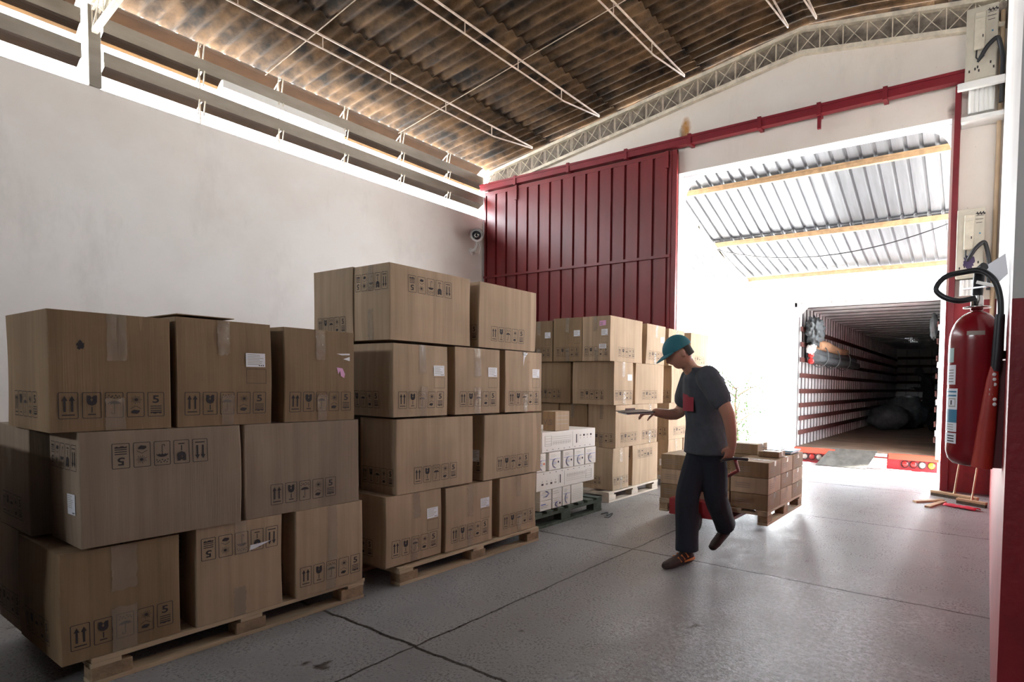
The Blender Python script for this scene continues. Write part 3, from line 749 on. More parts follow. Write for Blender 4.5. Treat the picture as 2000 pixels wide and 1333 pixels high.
blob((-2.25, 15.6, .60), (.52, .45, .34), SACK, 'sack', 'large grey sack slumped on the floor deep in the trailer', 'sack', 5, .25, 2, flat=-.33)
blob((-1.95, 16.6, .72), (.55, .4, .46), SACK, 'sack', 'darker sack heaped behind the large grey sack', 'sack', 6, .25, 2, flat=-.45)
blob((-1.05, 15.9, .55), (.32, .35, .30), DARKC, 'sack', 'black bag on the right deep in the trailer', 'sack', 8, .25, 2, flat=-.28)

def tree(c, h, r, label, n=900, seed=1):
    t = thing('tree', label, 'tree', c); random.seed(seed)
    b = MB(); P = [Vector(c)+Vector((.05*math.sin(i), .04*math.cos(i*1.7), h*.75*i/6)) for i in range(7)]
    b.tube(P, [.06, .055, .05, .045, .035, .03, .02], BARK, 8)
    tips = []
    for i in range(16):
        a = random.random()*2*PI; z0 = h*random.uniform(.35, .75); L_ = r*random.uniform(.6, 1.05)
        p0 = Vector(c)+Vector((0, 0, z0)); p1 = p0+Vector((L_*math.cos(a), L_*math.sin(a), L_*.5)); tips.append((p0, p1)); b.tube([p0, (p0+p1)/2+Vector((0, 0, .04)), p1], [.02, .014, .006], BARK, 5)
    part(b, 'trunk', t)
    b = MB()
    for i in range(n):
        p0, p1 = random.choice(tips); p = p0.lerp(p1, random.uniform(.35, 1.15))+Vector([random.gauss(0, .12) for _ in range(3)])
        d = Vector([random.gauss(0, 1) for _ in range(3)]).normalized(); e = d.orthogonal().normalized(); l = random.uniform(.04, .08)
        nrm = d.cross(e)*.006
        b.face([p, p+d*l*.5+e*l*.28+nrm, p+d*l, p+d*l*.5-e*l*.28+nrm], LEAF)
    part(b, 'foliage', t)
tree((-5.1, 12.2, -1.0), 3.1, .75, 'small leafy tree outside just behind the walking man')
# ------------------------------------------------------------------ cardboard boxes
def rr(x0, y0, x1, y1, r=5, n=3):
    P = []
    for cx_, cy_, a0 in ((x1-r, y0+r, -90), (x1-r, y1-r, 0), (x0+r, y1-r, 90), (x0+r, y0+r, 180)):
        for i in range(n+1): a = math.radians(a0+90*i/n); P.append((cx_+r*math.cos(a), cy_+r*math.sin(a)))
    return P
def circ(cx_, cy_, r, n=10): return [(cx_+r*math.cos(2*PI*i/n), cy_+r*math.sin(2*PI*i/n)) for i in range(n)]
def rect(a, b_, c, d): return [(a, b_), (c, b_), (c, d), (a, d)]
def line(x0, y0, x1, y1, w):
    d = Vector((x1-x0, y1-y0)).normalized(); n_ = Vector((-d.y, d.x))*w/2
    return [(x0-n_.x, y0-n_.y), (x1-n_.x, y1-n_.y), (x1+n_.x, y1+n_.y), (x0+n_.x, y0+n_.y)]
def symbols():
    """five handling marks; cell 60 x 112 mm, pitch 71 mm"""
    out = []
    def put(i, poly): out.append([(x+i*71, y) for x, y in poly])
    for i in range(5):
        A = rr(0, 0, 60, 112); B = rr(2.6, 2.6, 57.4, 109.4, 3.4); n = len(A)
        for k in range(n):
            j = (k+1) % n; put(i, [A[k], A[j], B[j], B[k]])
    for x in (19, 41):   # this way up
        put(0, rect(x-3.5, 30, x+3.5, 78)); put(0, [(x-9, 76), (x+9, 76), (x, 97)])
    put(0, rect(11, 14, 49, 19))
    # fragile: broken glass
    put(1, [(14, 98), (14, 70), (18, 60), (30, 54), (30, 72), (25, 80), (30, 88), (24, 98)])
    put(1, [(46, 98), (46, 70), (42, 60), (30, 54), (30, 72), (33, 80), (30, 88), (36, 98)])
    put(1, rect(28, 25, 32, 50)); put(1, rect(18, 15, 42, 20))
    # keep dry: umbrella under drops
    um = [(8, 58)]+[(30+22*math.cos(a), 58+16*math.sin(a)) for a in [PI*(1-k/10) for k in range(1, 10)]]+[(52, 58)]
    um += [(52-44*k/8, 58+(4 if k % 2 else 0)) for k in range(1, 8)]
    put(2, um)
    put(2, rect(28.6, 20, 31.4, 60)); put(2, rect(20, 16, 31.4, 19)); put(2, rect(20, 16, 22.6, 26))
    for k in range(5): put(2, circ(10+10*k, 86+(4 if k % 2 else 0), 2.8, 7))
    for k in range(4): put(2, circ(13+11*k, 98-(3 if k % 2 else 0), 2.8, 7))
    # keep away from sun
    put(3, circ(32, 78, 7, 10))
    for k in range(14):
        a = 2*PI*k/14; l = 16 if k % 2 else 20; put(3, line(32+8*math.cos(a), 78+8*math.sin(a), 32+l*math.cos(a), 78+l*math.sin(a), 1.6))
    put(3, line(12, 38, 30, 50, 2)); put(3, line(30, 50, 48, 38, 2))
    put(3, [(15, 18), (34, 14), (42, 22), (44, 30), (24, 33), (15, 27)])
    # stacking limit
    for k in range(3): put(4, rect(10, 26+10*k, 50, 30+10*k))
    put(4, [(10, 13), (16, 17), (22, 13), (30, 13), (36, 17), (44, 13), (50, 17), (50, 22), (10, 22)])
    v, fs = text_mesh('5'); s_ = 48
    for f_ in fs: put(4, [(30+v[i].x*s_*1.15, 78+v[i].y*s_) for i in f_])
    return out
SYM = symbols(); SW = (4*71+60)*.001; SH = .112
random.seed(11)
def carton(label, X, y0, y1, z0, z1, depth, kind, flip=False, cb=0, lab=False, lab2=False, tape=True, side=True, sidekind=None,
           bulge=.008, group=None, seed=0, skew=0, sticker=None, tapes=(.17, .15), rect_=True, symscale=1, sideflip=False, hole=False, sidelab=False, symf=True, wide=.052):
    rnd = random.Random(seed*13+int(abs(y0)*1000)+int(z0*100))
    w = y1-y0; h = z1-z0; cy_ = (y0+y1)/2; cx_ = X-depth/2
    t = thing('cardboard_box', label, 'cardboard box', (cx_, cy_, z0), group)
    jit = [[rnd.uniform(-.006, .006) for _ in range(2)] for _ in range(4)]
    bl = [rnd.uniform(.3, 1)*bulge for _ in range(4)]
    def shape(x, y, z):   # unit coords -1..1, z 0..1 -> local
        px, py = x*depth/2, y*w/2
        if abs(x) > .999: px += math.copysign(bl[0 if x > 0 else 1]*(1-y*y)*(1-(2*z-1)**2), x)
        if abs(y) > .999: py += math.copysign(bl[2 if y > 0 else 3]*(1-x*x)*(1-(2*z-1)**2), y)
        k = (1+x)/2*(1+y)/2
        i = (0 if x < 0 else 1)+(0 if y < 0 else 2)
        wz = math.sin(PI*z)
        px += jit[i][0]*abs(x)*abs(y)*wz; py += jit[i][1]*abs(x)*abs(y)*wz+skew*(z)
        return (px, py, z*h)
    b = MB(); N_ = 8
    def grid(fn, flipf=False, m=CB[cb]):
        vs = [shape(*fn(i/N_, j/N_)) for j in range(N_+1) for i in range(N_+1)]
        fs = [(j*(N_+1)+i, j*(N_+1)+i+1, (j+1)*(N_+1)+i+1, (j+1)*(N_+1)+i) for j in range(N_) for i in range(N_)]
        b.mesh(vs, [f_[::-1] for f_ in fs] if flipf else fs, m, False)
    e = .985
    grid(lambda u, v: (1, (2*u-1)*e, v)); grid(lambda u, v: (-1, (1-2*u)*e, v))
    grid(lambda u, v: ((2*u-1)*e, -1, v)); grid(lambda u, v: ((1-2*u)*e, 1, v))
    for sx_, sy_ in ((1, 1), (1, -1), (-1, 1), (-1, -1)):   # worn, slightly chamfered corners
        p0, p1 = shape(sx_, sy_*e, 0), shape(sx_*e, sy_, 0)
        st = [(shape(sx_, sy_*e, j/N_), shape(sx_*e, sy_, j/N_)) for j in range(N_+1)]
        for a, c in zip(st, st[1:]):
            q_ = [a[0], a[1], c[1], c[0]]
            b.face(q_ if sx_*sy_ > 0 else q_[::-1], CB[cb])
    b.face([shape(-1, -1, 1), shape(1, -1, 1), shape(1, 1, 1), shape(-1, 1, 1)], CB[cb])
    b.face([shape(-1, 1, 0), shape(1, 1, 0), shape(1, -1, 0), shape(-1, -1, 0)], CB[cb])
    # flap seam on top
    b.box((-depth/2+.005, -.003, h-.001), (depth/2-.005, .003, h+.0012), INK)
    def F(u, v, o=.0014):   # u metres from left edge of the front face, v up
        p = shape(1, 2*u/w-1, v/h); return (p[0]+o, p[1], p[2])
    def G(u, v, o=.0014):   # side facing the camera end (-y); u from its left edge (far from the aisle)
        p = shape(2*u/depth-1, -1, v/h); return (p[0], p[1]-o, p[2])
    def strip(fn, W, u0, v0, fl, m=INK, sc=1):
        for poly in SYM:
            pts = []
            for x, y in poly:
                uu, vv = x*.001*sc, y*.001*sc
                if fl: uu, vv = SW*sc-uu, SH*sc-vv
                pts.append(fn(u0+uu, v0+vv))
            b.face(pts, m)
    sc = symscale*min(1, (w-.03)/SW) if kind == 'end' else symscale
    def place(fn, W, kd, fl, m=INK):
        k = min(sc if kd != 'end' else 1, (W-.03)/SW)
        u0 = (W-SW*k)/2+(.0 if kd == 'end' else -.01 if not fl else -.02)
        v0 = .055 if not fl else h-.055-SH*k
        strip(fn, W, u0, v0, fl, m, k)
    if symf: place(F, w, kind, flip)
    if side: place(G, depth, sidekind or ('side' if kind == 'end' else 'end'), sideflip or flip)
    if hole:
        b.face([F(.095+(.011+.004*math.sin(2.7*k))*math.cos(a), h*.72+(.018+.005*math.sin(1.9*k))*math.sin(a)) for k, a in [(k, 2*PI*k/16) for k in range(16)]], INK)
    # outlined rectangle for the address label
    def outl(fn, u, v, ww, hh, t_=.0018):
        for a, c, d_, e_ in ((u, v, u+ww, v+t_), (u, v+hh-t_, u+ww, v+hh), (u, v, u+t_, v+hh), (u+ww-t_, v, u+ww, v+hh)):
            b.face([fn(a, c), fn(d_, c), fn(d_, e_), fn(a, e_)], INK)
    if lab and rect_: outl(F, w-.118, h*.50-.05, .090, .075)
    if lab2: outl(G, depth-.118, h*.50-.05, .090, .075)
    o = b.build('box_body', t)
    def tp(fn, W, v0, v1, top, nm='packing_tape'):
        bb = MB(); nx, nz_ = 7, 14; cu = W/2+rnd.uniform(-.012, .012); vs = []
        for j in range(nz_+1):
            for i in range(nx+1):
                s_ = i/nx; vv = v0+(v1-v0)*j/nz_
                edge = rnd.uniform(-.003, .003) if i in (0, nx) else 0
                uu = cu+(s_-.5)*wide+edge
                jag = rnd.uniform(-.006, .006) if (j == 0 and top) or (j == nz_ and not top) else 0
                vs.append(fn(min(max(uu, .002), W-.002), min(max(vv+jag, .001), h-.001), .0022+max(0, rnd.gauss(.0012, .0022))))
        fs = [(j*(nx+1)+i, j*(nx+1)+i+1, (j+1)*(nx+1)+i+1, (j+1)*(nx+1)+i) for j in range(nz_) for i in range(nx)]
        bb.mesh(vs, fs, TAPE, True); bb.build(nm, t)
    if tape:
        if kind == 'end': tp(F, w, h-tapes[0], h, True); tp(F, w, 0, tapes[1], False)
        elif side and (sidekind or 'end') == 'end': tp(G, depth, h-tapes[0], h, True); tp(G, depth, 0, tapes[1], False)
    def label_(fn, W, u, v, ww=.088, hh=.072, m=PAPER):
        bb = MB(); bb.face([fn(u, v, .0026), fn(u+ww, v+.001, .0026), fn(u+ww, v+hh, .0026), fn(u, v+hh-.001, .0026)], m)
        for k in range(7):
            a = u+.006; c = u+ww*(.55+.35*rnd.random()); vv = v+hh-.008-k*.0082
            bb.face([fn(a, vv-.0028, .0031), fn(c, vv-.0028, .0031), fn(c, vv, .0031), fn(a, vv, .0031)], GREYP)
        for k in range(3):
            a = u+ww-.030+k*.009; bb.face([fn(a, v+.006, .0031), fn(a+.005, v+.006, .0031), fn(a+.005, v+.012, .0031), fn(a, v+.012, .0031)], INK)
        bb.build('shipping_label', t)
    if lab: label_(F, w, w-.120, h*.50+.035)
    if lab2: label_(G, depth, depth-.120, h*.50+.035)
    if sidelab: label_(G, depth, depth-.13, h*.28, .085, .09)
    if sticker == 'torn':
        bb = MB(); u, v = w*.72, h*.50
        bb.face([F(u, v+.05, .003), F(u+.035, v+.045, .003), F(u+.05, v+.012, .003), F(u+.045, v-.012, .003), F(u+.025, v+.0, .003), F(u+.02, v+.03, .003), F(u+.01, v+.01, .003)][::-1], PINK)
        bb.build('torn_sticker', t)
        for p in ([(0, .13), (.08, .135), (.08, .125), (.03, .122)], [(.04, .10), (.08, .115), (.08, .09)]):
            bb = MB(); bb.face([F(u+x, v+y, .003) for x, y in p][::-1], PAPER); bb.build('torn_label', t)
    if sticker == 'tear':
        bb = MB(); u, v = w*.86, h*.71; bb.face([F(u-.10, v+.008, .003), F(u-.105, v-.018, .003), F(u-.08, v-.014, .003), F(u, v+.012, .003)], PAPER); bb.build('torn_sticker', t)
    if sticker == 'pink':
        bb = MB(); bb.face([G(depth-.15, h*.78, .003), G(depth-.06, h*.79, .003), G(depth-.06, h*.90, .003), G(depth-.15, h*.89, .003)], PINK)
        for k in range(3): bb.face([G(depth-.145, h*.80+k*.013, .0035), G(depth-.10, h*.80+k*.013, .0035), G(depth-.10, h*.81+k*.013, .0035), G(depth-.145, h*.81+k*.013, .0035)], INK2)
        bb.build('pink_sticker', t)
        bb = MB(); bb.face([G(depth-.15, h*.28, .0035), G(depth-.05, h*.28, .0035), G(depth-.05, h*.38, .0035), G(depth-.15, h*.38, .0035)], PAPER)
        for k in range(3): bb.face([G(depth-.14, h*.30+k*.014, .004), G(depth-.06, h*.30+k*.014, .004), G(depth-.06, h*.312+k*.014, .004), G(depth-.14, h*.312+k*.014, .004)], INK2)
        bb.build('shipping_label', t)
    if sticker == 'flap':
        bb = MB(); bb.box((-depth/2+.02, -w/2+.01, h+.0), (depth/2-.01, w/2-.16, h+.004), CB[cb])
        me_rot = Matrix.Rotation(math.radians(-6), 4, 'Y'); bb.v = [tuple(Matrix.Translation((0, 0, .012)) @ Vector(p)) for p in bb.v]
        bb.build('box_flap', t)
    if sticker == 'patch':
        bb = MB(); u = w/2-.01; bb.face([F(u-.03, .12, .004), F(u+.035, .12, .003), F(u+.035, .20, .003), F(u-.02, .205, .008), F(u-.034, .16, .004)], CB[1]); bb.build('torn_patch', t)
    if sticker == 'crumb':
        bb = MB(); u = w/2+.01; bb.face([F(u-.03, h-.12, .004), F(u-.01, h-.05, .004), F(u+.03, h-.01, .003), F(u-.02, h-.005, .003)], PAPER); bb.face([F(u, h-.10, .004), F(u+.05, h-.085, .004), F(u+.03, h-.07, .004)], WOODB); bb.build('torn_patch', t)
    return t

GA, GB, GC, GD = 'boxes on the nearest pallet', 'boxes on the second pallet', 'boxes on the white-lit pallet', 'boxes at the far end of the row'
X1_ = -3.31
Z = [.122, .613, 1.112, 1.613, 2.105]
# nearest pallet
carton('bottom left box of the nearest stack, shredded tape across its top edge', X1_-.01, .715, 1.115, Z[0], Z[1]-.015, .60, 'end', cb=0, group=GA, seed=1, tapes=(.20, .20), bulge=.014, wide=.085)
carton('bottom middle box of the nearest stack, printed upside down, torn white sticker', X1_, 1.175, 1.56, Z[0], Z[1]-.002, .60, 'end', flip=True, cb=1, group=GA, seed=2, sticker='tear', bulge=.008)
carton('bottom right box of the nearest stack, above the pallet corner block', X1_+.01, 1.625, 2.005, Z[0], Z[1]-.002, .60, 'end', cb=1, group=GA, seed=3, tapes=(.32, .14))
carton('wide box in the middle row of the nearest stack, symbols upside down at top', X1_+.02, .775, 1.358, Z[1], Z[2]-.003, .40, 'side', flip=True, cb=2, group=GA, seed=4, tape=False, sidelab=True)
carton('wide grey-brown box right of the upside-down one in the nearest stack', X1_, 1.385, 1.99, Z[1], Z[2]-.003, .40, 'side', cb=2, group=GA, seed=5, tape=False)
carton('top left box of the nearest stack with a small dark hole', X1_, .695, 1.09, Z[2], 1.62, .62, 'end', cb=0, group=GA, seed=6, tapes=(.20, .14), hole=True, wide=.065)
carton('top middle box of the nearest stack with white label and lifted flap', X1_, 1.11, 1.512, Z[2], 1.635, .60, 'end', cb=0, group=GA, seed=7, lab=True, sticker='flap')
bpy.data.objects[-1] if False else None
carton('top right box of the nearest stack with torn pink sticker', X1_, 1.575, 1.965, Z[2], 1.632, .60, 'end', cb=0, group=GA, seed=8, sticker='torn')
for i, (y0, y1) in enumerate(((.72, 1.12), (1.17, 1.57), (1.6, 2.0))):
    for k in range(2):
        carton('box hidden behind the %s of the nearest stack, %s row' % (('left end', 'middle', 'right end')[i], ('lower', 'middle')[k]), X1_-(.64, .43)[k], y0, y1, Z[k], Z[k+1]-.004, (.38, .56)[k], 'side', cb=2, group=GA, seed=20+i+3*k, tape=False, symf=False, side=(i == 0), sidekind='side')
for k in range(3):  # unseen stack added to shade the side of the nearest stack
    carton('unseen box added left of the nearest stack, %s row' % ('lower', 'middle', 'upper')[k], X1_-.16+.03*k, -.10, .50, Z[k]-.06*0, Z[k+1]-.004 if k < 2 else 1.52, .60, 'side', cb=2, group=GA, seed=95+k, tape=False, side=False) if k < 2 else None
    if k < 2: carton('unseen box behind the one added at left, %s row' % ('lower', 'middle')[k], X1_-.78+.03*k, -.10, .50, Z[k], Z[k+1]-.004, .60, 'side', cb=2, group=GA, seed=98+k, tape=False, side=False, symf=False)
# second pallet
carton('bottom left box of the second stack with a white label', X1_, 2.165, 2.585, Z[0]+.015, Z[1]-.015, .60, 'end', cb=1, group=GB, seed=31, lab=True)
carton('bottom middle box of the second stack with label and crumpled tape', X1_, 2.62, 3.055, Z[0]+.004, Z[1]-.025, .60, 'end', cb=1, group=GB, seed=32, lab=True, tapes=(.24, .15))
carton('bottom right box of the second stack, no label, over the corner block', X1_, 3.13, 3.54, Z[0]+.001, Z[1]-.025, .60, 'end', cb=1, group=GB, seed=33)
carton('wide left box in the second row up of the second stack', X1_+.01, 2.235, 2.853, Z[1]-.010, Z[2]-.015, .40, 'side', cb=1, group=GB, seed=34, tape=False)
carton('wide right box in the second row up of the second stack, bent lower corner', X1_+.01, 2.955, 3.58, Z[1]-.015, Z[2]-.015, .40, 'side', cb=1, group=GB, seed=35, tape=False, sidelab=True, skew=.01)
carton('left box with label and drooping tape in the third row of the second stack', X1_, 2.22, 2.635, Z[2], Z[3]-.020, .60, 'end', cb=1, group=GB, seed=36, lab=True, tapes=(.19, .20), bulge=.014)
carton('middle box with label and shiny tape in the third row of the second stack', X1_, 2.70, 3.125, Z[2], Z[3]-.012, .60, 'end', cb=1, group=GB, seed=37, lab=True, tapes=(.21, .20), wide=.06)
carton('right box with label and torn flap in the third row of the second stack', X1_, 3.18, 3.60, Z[2], Z[3]-.008, .60, 'end', cb=1, group=GB, seed=38, lab=True, sticker='crumb', tapes=(.03, .15))
carton('large top box of the second stack with upside-down symbols on both faces', X1_, 2.195, 2.835, Z[3], Z[4]-.003, .38, 'side', flip=True, cb=1, group=GB, seed=39, tapes=(.16, .20))
carton('daylit top right box of the second stack nearest the red door', X1_+.005, 2.91, 3.51, Z[3], Z[4]-.003, .38, 'side', cb=1, group=GB, seed=40, tape=False, skew=.01)
carton('box at the back on top of the second stack, left of the large top box', X1_-.39, 2.19, 2.59, Z[3], Z[4]+.002, .48, 'end', cb=1, group=GB, seed=41, tape=False, sidekind='side', symf=False)
carton('box hidden at the back on top of the second stack', X1_-.40, 2.64, 3.24, Z[3], Z[4], .40, 'side', cb=1, group=GB, seed=42, tape=False, side=False)
for k, (dx, dd) in enumerate(((.62, .38), (.42, .56), (.62, .38))):
    for i, (y0, y1) in enumerate(((2.20, 2.60), (2.64, 3.04), (3.10, 3.5))):
        carton('box hidden behind the %s of the second stack, %s row' % (('left end', 'middle', 'right end')[i], ('bottom', 'second', 'third')[k]), X1_-dx-.01, y0, y1, Z[k], Z[k+1]-.03, dd, 'side', cb=2, group=GB, seed=50+i+3*k, tape=False, symf=False, side=(i == 0), sidekind='side')
# third stack, in the daylight
X3 = -3.70
carton('bottom left box of the bright stack by the green pallet', X3+.01, 5.205, 5.53, Z[0]+.004, Z[1]-.003, .60, 'end', cb=1, group=GC, seed=61, sidekind='side')
carton('bottom right box of the bright stack, symbols upside down', X3, 5.62, 6.22, Z[0], Z[1]-.003, .40, 'side', flip=True, cb=1, group=GC, seed=62, tape=False)
carton('wide box in the second row of the bright stack', X3+.01, 5.245, 5.80, Z[1], Z[2]-.003, .40, 'side', cb=1, group=GC, seed=63)
carton('narrow box with glossy tape in the second row of the bright stack', X3, 5.81, 6.19, Z[1], Z[2]-.003, .60, 'end', cb=1, group=GC, seed=64)
carton('box with glossy tape and label in the third row of the bright stack', X3+.02, 5.19, 5.575, Z[2], Z[3]-.003, .60, 'end', cb=1, group=GC, seed=65, lab=True, rect_=False, sidekind='side')
carton('plain wide box in the third row of the bright stack', X3, 5.665, 6.335, Z[2], Z[3]-.003, .40, 'side', cb=1, group=GC, seed=66, tape=False, sidelab=True, skew=.01)
carton('top box of the bright stack with pink and white stickers on its dim side', X3, 5.135, 5.81, Z[3], Z[4]+.02, .40, 'side', cb=1, group=GC, seed=67, lab2=True, sticker='pink')
carton('top right box of the bright stack with label, leaning outward', X3, 5.885, 6.345, Z[3], Z[4]+.01, .60, 'end', cb=1, group=GC, seed=68, lab=True, skew=.03, rect_=False)
carton('second box from the right on the dim side, top of the bright stack', X3-.405, 5.14, 5.76, Z[3], Z[4]+.02, .44, 'side', cb=0, group=GC, seed=69, lab2=True)
carton('leftmost box on the dim side, top of the bright stack', X3-.865, 5.15, 5.76, Z[3], Z[4]+.0, .42, 'side', cb=0, group=GC, seed=70, lab2=True)
carton('left box on the dim side, third row of the bright stack', X3-.625, 5.20, 5.6, Z[2], Z[3]-.003, .62, 'end', cb=0, group=GC, seed=71, tape=False, sidekind='side')
carton('middle box on the dim side, second row of the bright stack', X3-.41, 5.25, 5.79, Z[1], Z[2]-.003, .42, 'side', cb=0, group=GC, seed=72, side=True)
carton('left box on the dim side, second row of the bright stack', X3-.85, 5.25, 5.79, Z[1], Z[2]-.003, .42, 'side', cb=0, group=GC, seed=73, side=False, tape=False)
carton('left box on the dim side, bottom row of the bright stack', X3-.62, 5.22, 5.62, Z[0], Z[1]-.003, .60, 'end', cb=0, group=GC, seed=74, tape=False, side=False)
# fourth stack behind the man
carton('bottom box with paper label at the far end of the row', X3, 6.50, 6.90, Z[0], Z[1]-.003, .60, 'end', cb=1, group=GD, seed=81, sidelab=True, sidekind='side')
carton('bottom right box at the far end of the row', X3, 6.93, 7.5, Z[0], Z[1]-.003, .40, 'side', cb=1, group=GD, seed=82, tape=False, side=False)
carton('second row box beside the walking man at the far end of the row', X3, 6.50, 7.10, Z[1], Z[2]-.003, .40, 'side', cb=1, group=GD, seed=83)
carton('second row right box at the far end of the row, behind the man', X3, 7.13, 7.53, Z[1], Z[2]-.003, .60, 'end', cb=1, group=GD, seed=84, side=False)
carton('third row box at the far end of the row, left of the man', X3, 6.55, 7.15, Z[2], Z[3]-.003, .40, 'side', cb=1, group=GD, seed=85)
carton('third row right box at the far end of the row, behind the man', X3, 7.17, 7.62, Z[2], Z[3]-.003, .60, 'end', cb=1, group=GD, seed=86, side=False)
carton('top box at the far end of the row with a white label, by the cap', X3, 6.46, 6.90, Z[3], Z[4], .60, 'end', cb=1, group=GD, seed=87, lab=True, rect_=False)
carton('top right box at the far end of the row, furthest from the camera', X3, 7.10, 7.68, Z[3], Z[4]+.005, .40, 'side', cb=1, group=GD, seed=88, tape=False, side=False)

# ------------------------------------------------------------------ pallets
def pallet(label, x0, x1, y0, y1, h=.12, m=WOOD, mb_=WOODB, group='pallets along the wall', z0=0, across=False, nd=7):
    t = thing('wooden_pallet', label, 'pallet', ((x0+x1)/2, (y0+y1)/2, z0), group)
    d = h*.17; bh = h-3*d; L_ = y1-y0; W_ = x1-x0; random.seed(int(y0*100))
    bw = .1
    if across:
        n = nd
        for i in range(n):
            y = y0+(L_-.09)*i/(n-1); b = MB(); b.box((x0, y, z0+h-d), (x1, y+.085+random.uniform(-.008, .008), z0+h), m, bev=.002); part(b, 'deck_board', t)
        for x in (x1-bw, (x0+x1)/2-bw/2, x0):
            b = MB(); b.box((x, y0, z0+h-2*d), (x+bw, y1, z0+h-d), m, bev=.002); part(b, 'stringer_board', t)
    else:
        n = 5
        for i in range(n):
            x = x0+(W_-.12)*i/(n-1); b = MB(); b.box((x, y0+random.uniform(-.006, .006), z0+h-d), (x+.12, y1+random.uniform(-.006, .006), z0+h), m, bev=.002); part(b, 'deck_board', t)
        for y in (y0, (y0+y1)/2-.05, y1-.1):
            b = MB(); b.box((x0, y, z0+h-2*d), (x1, y+.1, z0+h-d), m, bev=.002); part(b, 'stringer_board', t)
    for x in (x1-bw, (x0+x1)/2-bw/2, x0):
        for y in (y0, (y0+y1)/2-.07, y1-.14):
            b = MB(); b.box((x, y+.002, z0+d), (x+bw-.002, y+.138, z0+d+bh), mb_, bev=.004); part(b, 'block', t)
        b = MB(); b.box((x, y0, z0), (x+bw, y1, z0+d), m, bev=.002); part(b, 'bottom_board', t)
    return t
pallet('worn wooden pallet under the nearest stack of boxes', -4.33, -3.31, .80, 2.02)
pallet('unseen wooden pallet under the boxes added at left', -4.75, -3.45, -.66, .52)
pallet('wooden pallet under the second stack of boxes', -4.33, -3.29, 2.25, 3.56)
pallet('green painted pallet under the small white cartons', -4.55, -3.53, 3.62, 4.78, h=.15, m=WOODG, mb_=WOODG, across=True, nd=8)
pallet('sunlit pale pallet under the bright stack', -4.90, -3.68, 5.12, 6.20, h=.12, m=WOODW, mb_=WOODW)
pallet('daylit pale pallet under the boxes at the far end of the row', -4.90, -3.68, 6.46, 7.60, h=.12, m=WOODW, mb_=WOODB)

# ------------------------------------------------------------------ small white cartons
GW, GS = 'long white cartons on the green pallet', 'small printed cartons on the green pallet'
XW = -3.56
def wcarton(label, y0, y1, z0, z1, depth, marks, name='white_carton', group=GS, x=XW, m=WCARD):
    t = thing(name, label, 'carton', (x-depth/2, (y0+y1)/2, z0), group)
    b = MB(); b.box((x-depth, y0+.002, z0+.001), (x, y1-.002, z1-.002), m, bev=.004); part(b, 'box_body', t)
    b = MB(); w = y1-y0; h = z1-z0
    def Q(a, c, d_, e_, mm, o=.0012): b.box((x-.0005, y0+a*w, z0+c*h), (x+o, y0+d_*w, z0+e_*h), mm)
    marks(b, Q, y0, y1, z0, z1, x, w, h)
    if b.v: part(b, 'printed_marks', t)
    return t
def long_marks(flip):
    def fn(b, Q, y0, y1, z0, z1, x, w, h):
        fx = (lambda a: 1-a) if flip else (lambda a: a)
        def R(a, c, d_, e_, mm=GREYP):
            a, d_ = sorted((fx(a), fx(d_)))
            if flip: c, e_ = 1-e_, 1-c
            Q(a, c, d_, e_, mm)
        for (a, c, d_, e_) in ((.05, .30, .055, .80), (.16, .30, .165, .80), (.05, .30, .165, .315), (.05, .785, .165, .80)): R(a, c, d_, e_)
        for i in range(4):
            for k in range(3): R(.07+.025*i, .38+.13*k, .078+.025*i, .42+.13*k)
        for k in range(4): R(.18, .72-.1*k, .52, .735-.1*k)
        # outlined letters, too worn to read: uprights only
        for i in range(11): R(.19+.03*i, .33, .196+.03*i, .50)
        R(.61, .30, .625, .75, INK); R(.645, .3, .648, .8)
        for i, a in enumerate((.68, .75, .82, .89)):
            R(a, .62, a+.03, .72, INK if i % 2 else GREYP); R(a+.01, .5, a+.02, .55)
        R(.545, .15, .548, .92)
        for i in range(9): R(.08+.1*i, .10, .095+.1*i, .13, INK)
    return fn
def arc_marks(orange=False, flip=False, dot=True):
    def fn(b, Q, y0, y1, z0, z1, x, w, h):
        sgn = -1 if flip else 1
        cy_ = y0+w*(.5+.12*sgn); cz = z0+h*(.36 if not flip else .64)
        for rr_, t0, t1 in ((.36, 100, 265), (.30, 110, 250)):
            P = []
            for k in range(10):
                a = math.radians(t0+(t1-t0)*k/9); P.append((cy_+sgn*rr_*w*math.cos(a), cz+sgn*rr_*.75*h*math.sin(a)))
            for (a, c), (d_, e_) in zip(P, P[1:]):
                dl = Vector((d_-a, e_-c)).normalized(); n_ = Vector((-dl.y, dl.x))*.0022
                q4 = [(x+.0016, a-n_.x, c-n_.y), (x+.0016, d_-n_.x, e_-n_.y), (x+.0016, d_+n_.x, e_+n_.y), (x+.0016, a+n_.x, c+n_.y)]
                b.face(q4, BLUE if not orange else ORANGE); b.face(q4[::-1], BLUE)
        Q(.08, .60, .92, .615, BLUE)
        for k in range(3): Q(.30, .30+.07*k, .62, .325+.07*k, BLUE if k == 1 else GREYP)
        if dot:
            c = circ(0, 0, .011, 10); oy = y0+w*.78; oz = z0+h*.42
            b.face([(x+.0018, oy+p, oz+q_) for p, q_ in c], ORANGE if orange else INK)
        for k in range(3): Q(.2, .72+.06*k, .2+.3+.1*(k % 2), .735+.06*k, GREYP)
    return fn
z = [.151, .245, .342, .522, .700, .893]
wcarton('top long white carton with outlined printing on the green pallet', 3.87, 4.68, z[4], z[5], .33, long_marks(False), group=GW, x=XW+.01)
wcarton('lower long white carton printed upside down on the green pallet', 3.81, 4.68, z[2], z[3], .33, long_marks(True), group=GW, x=XW)
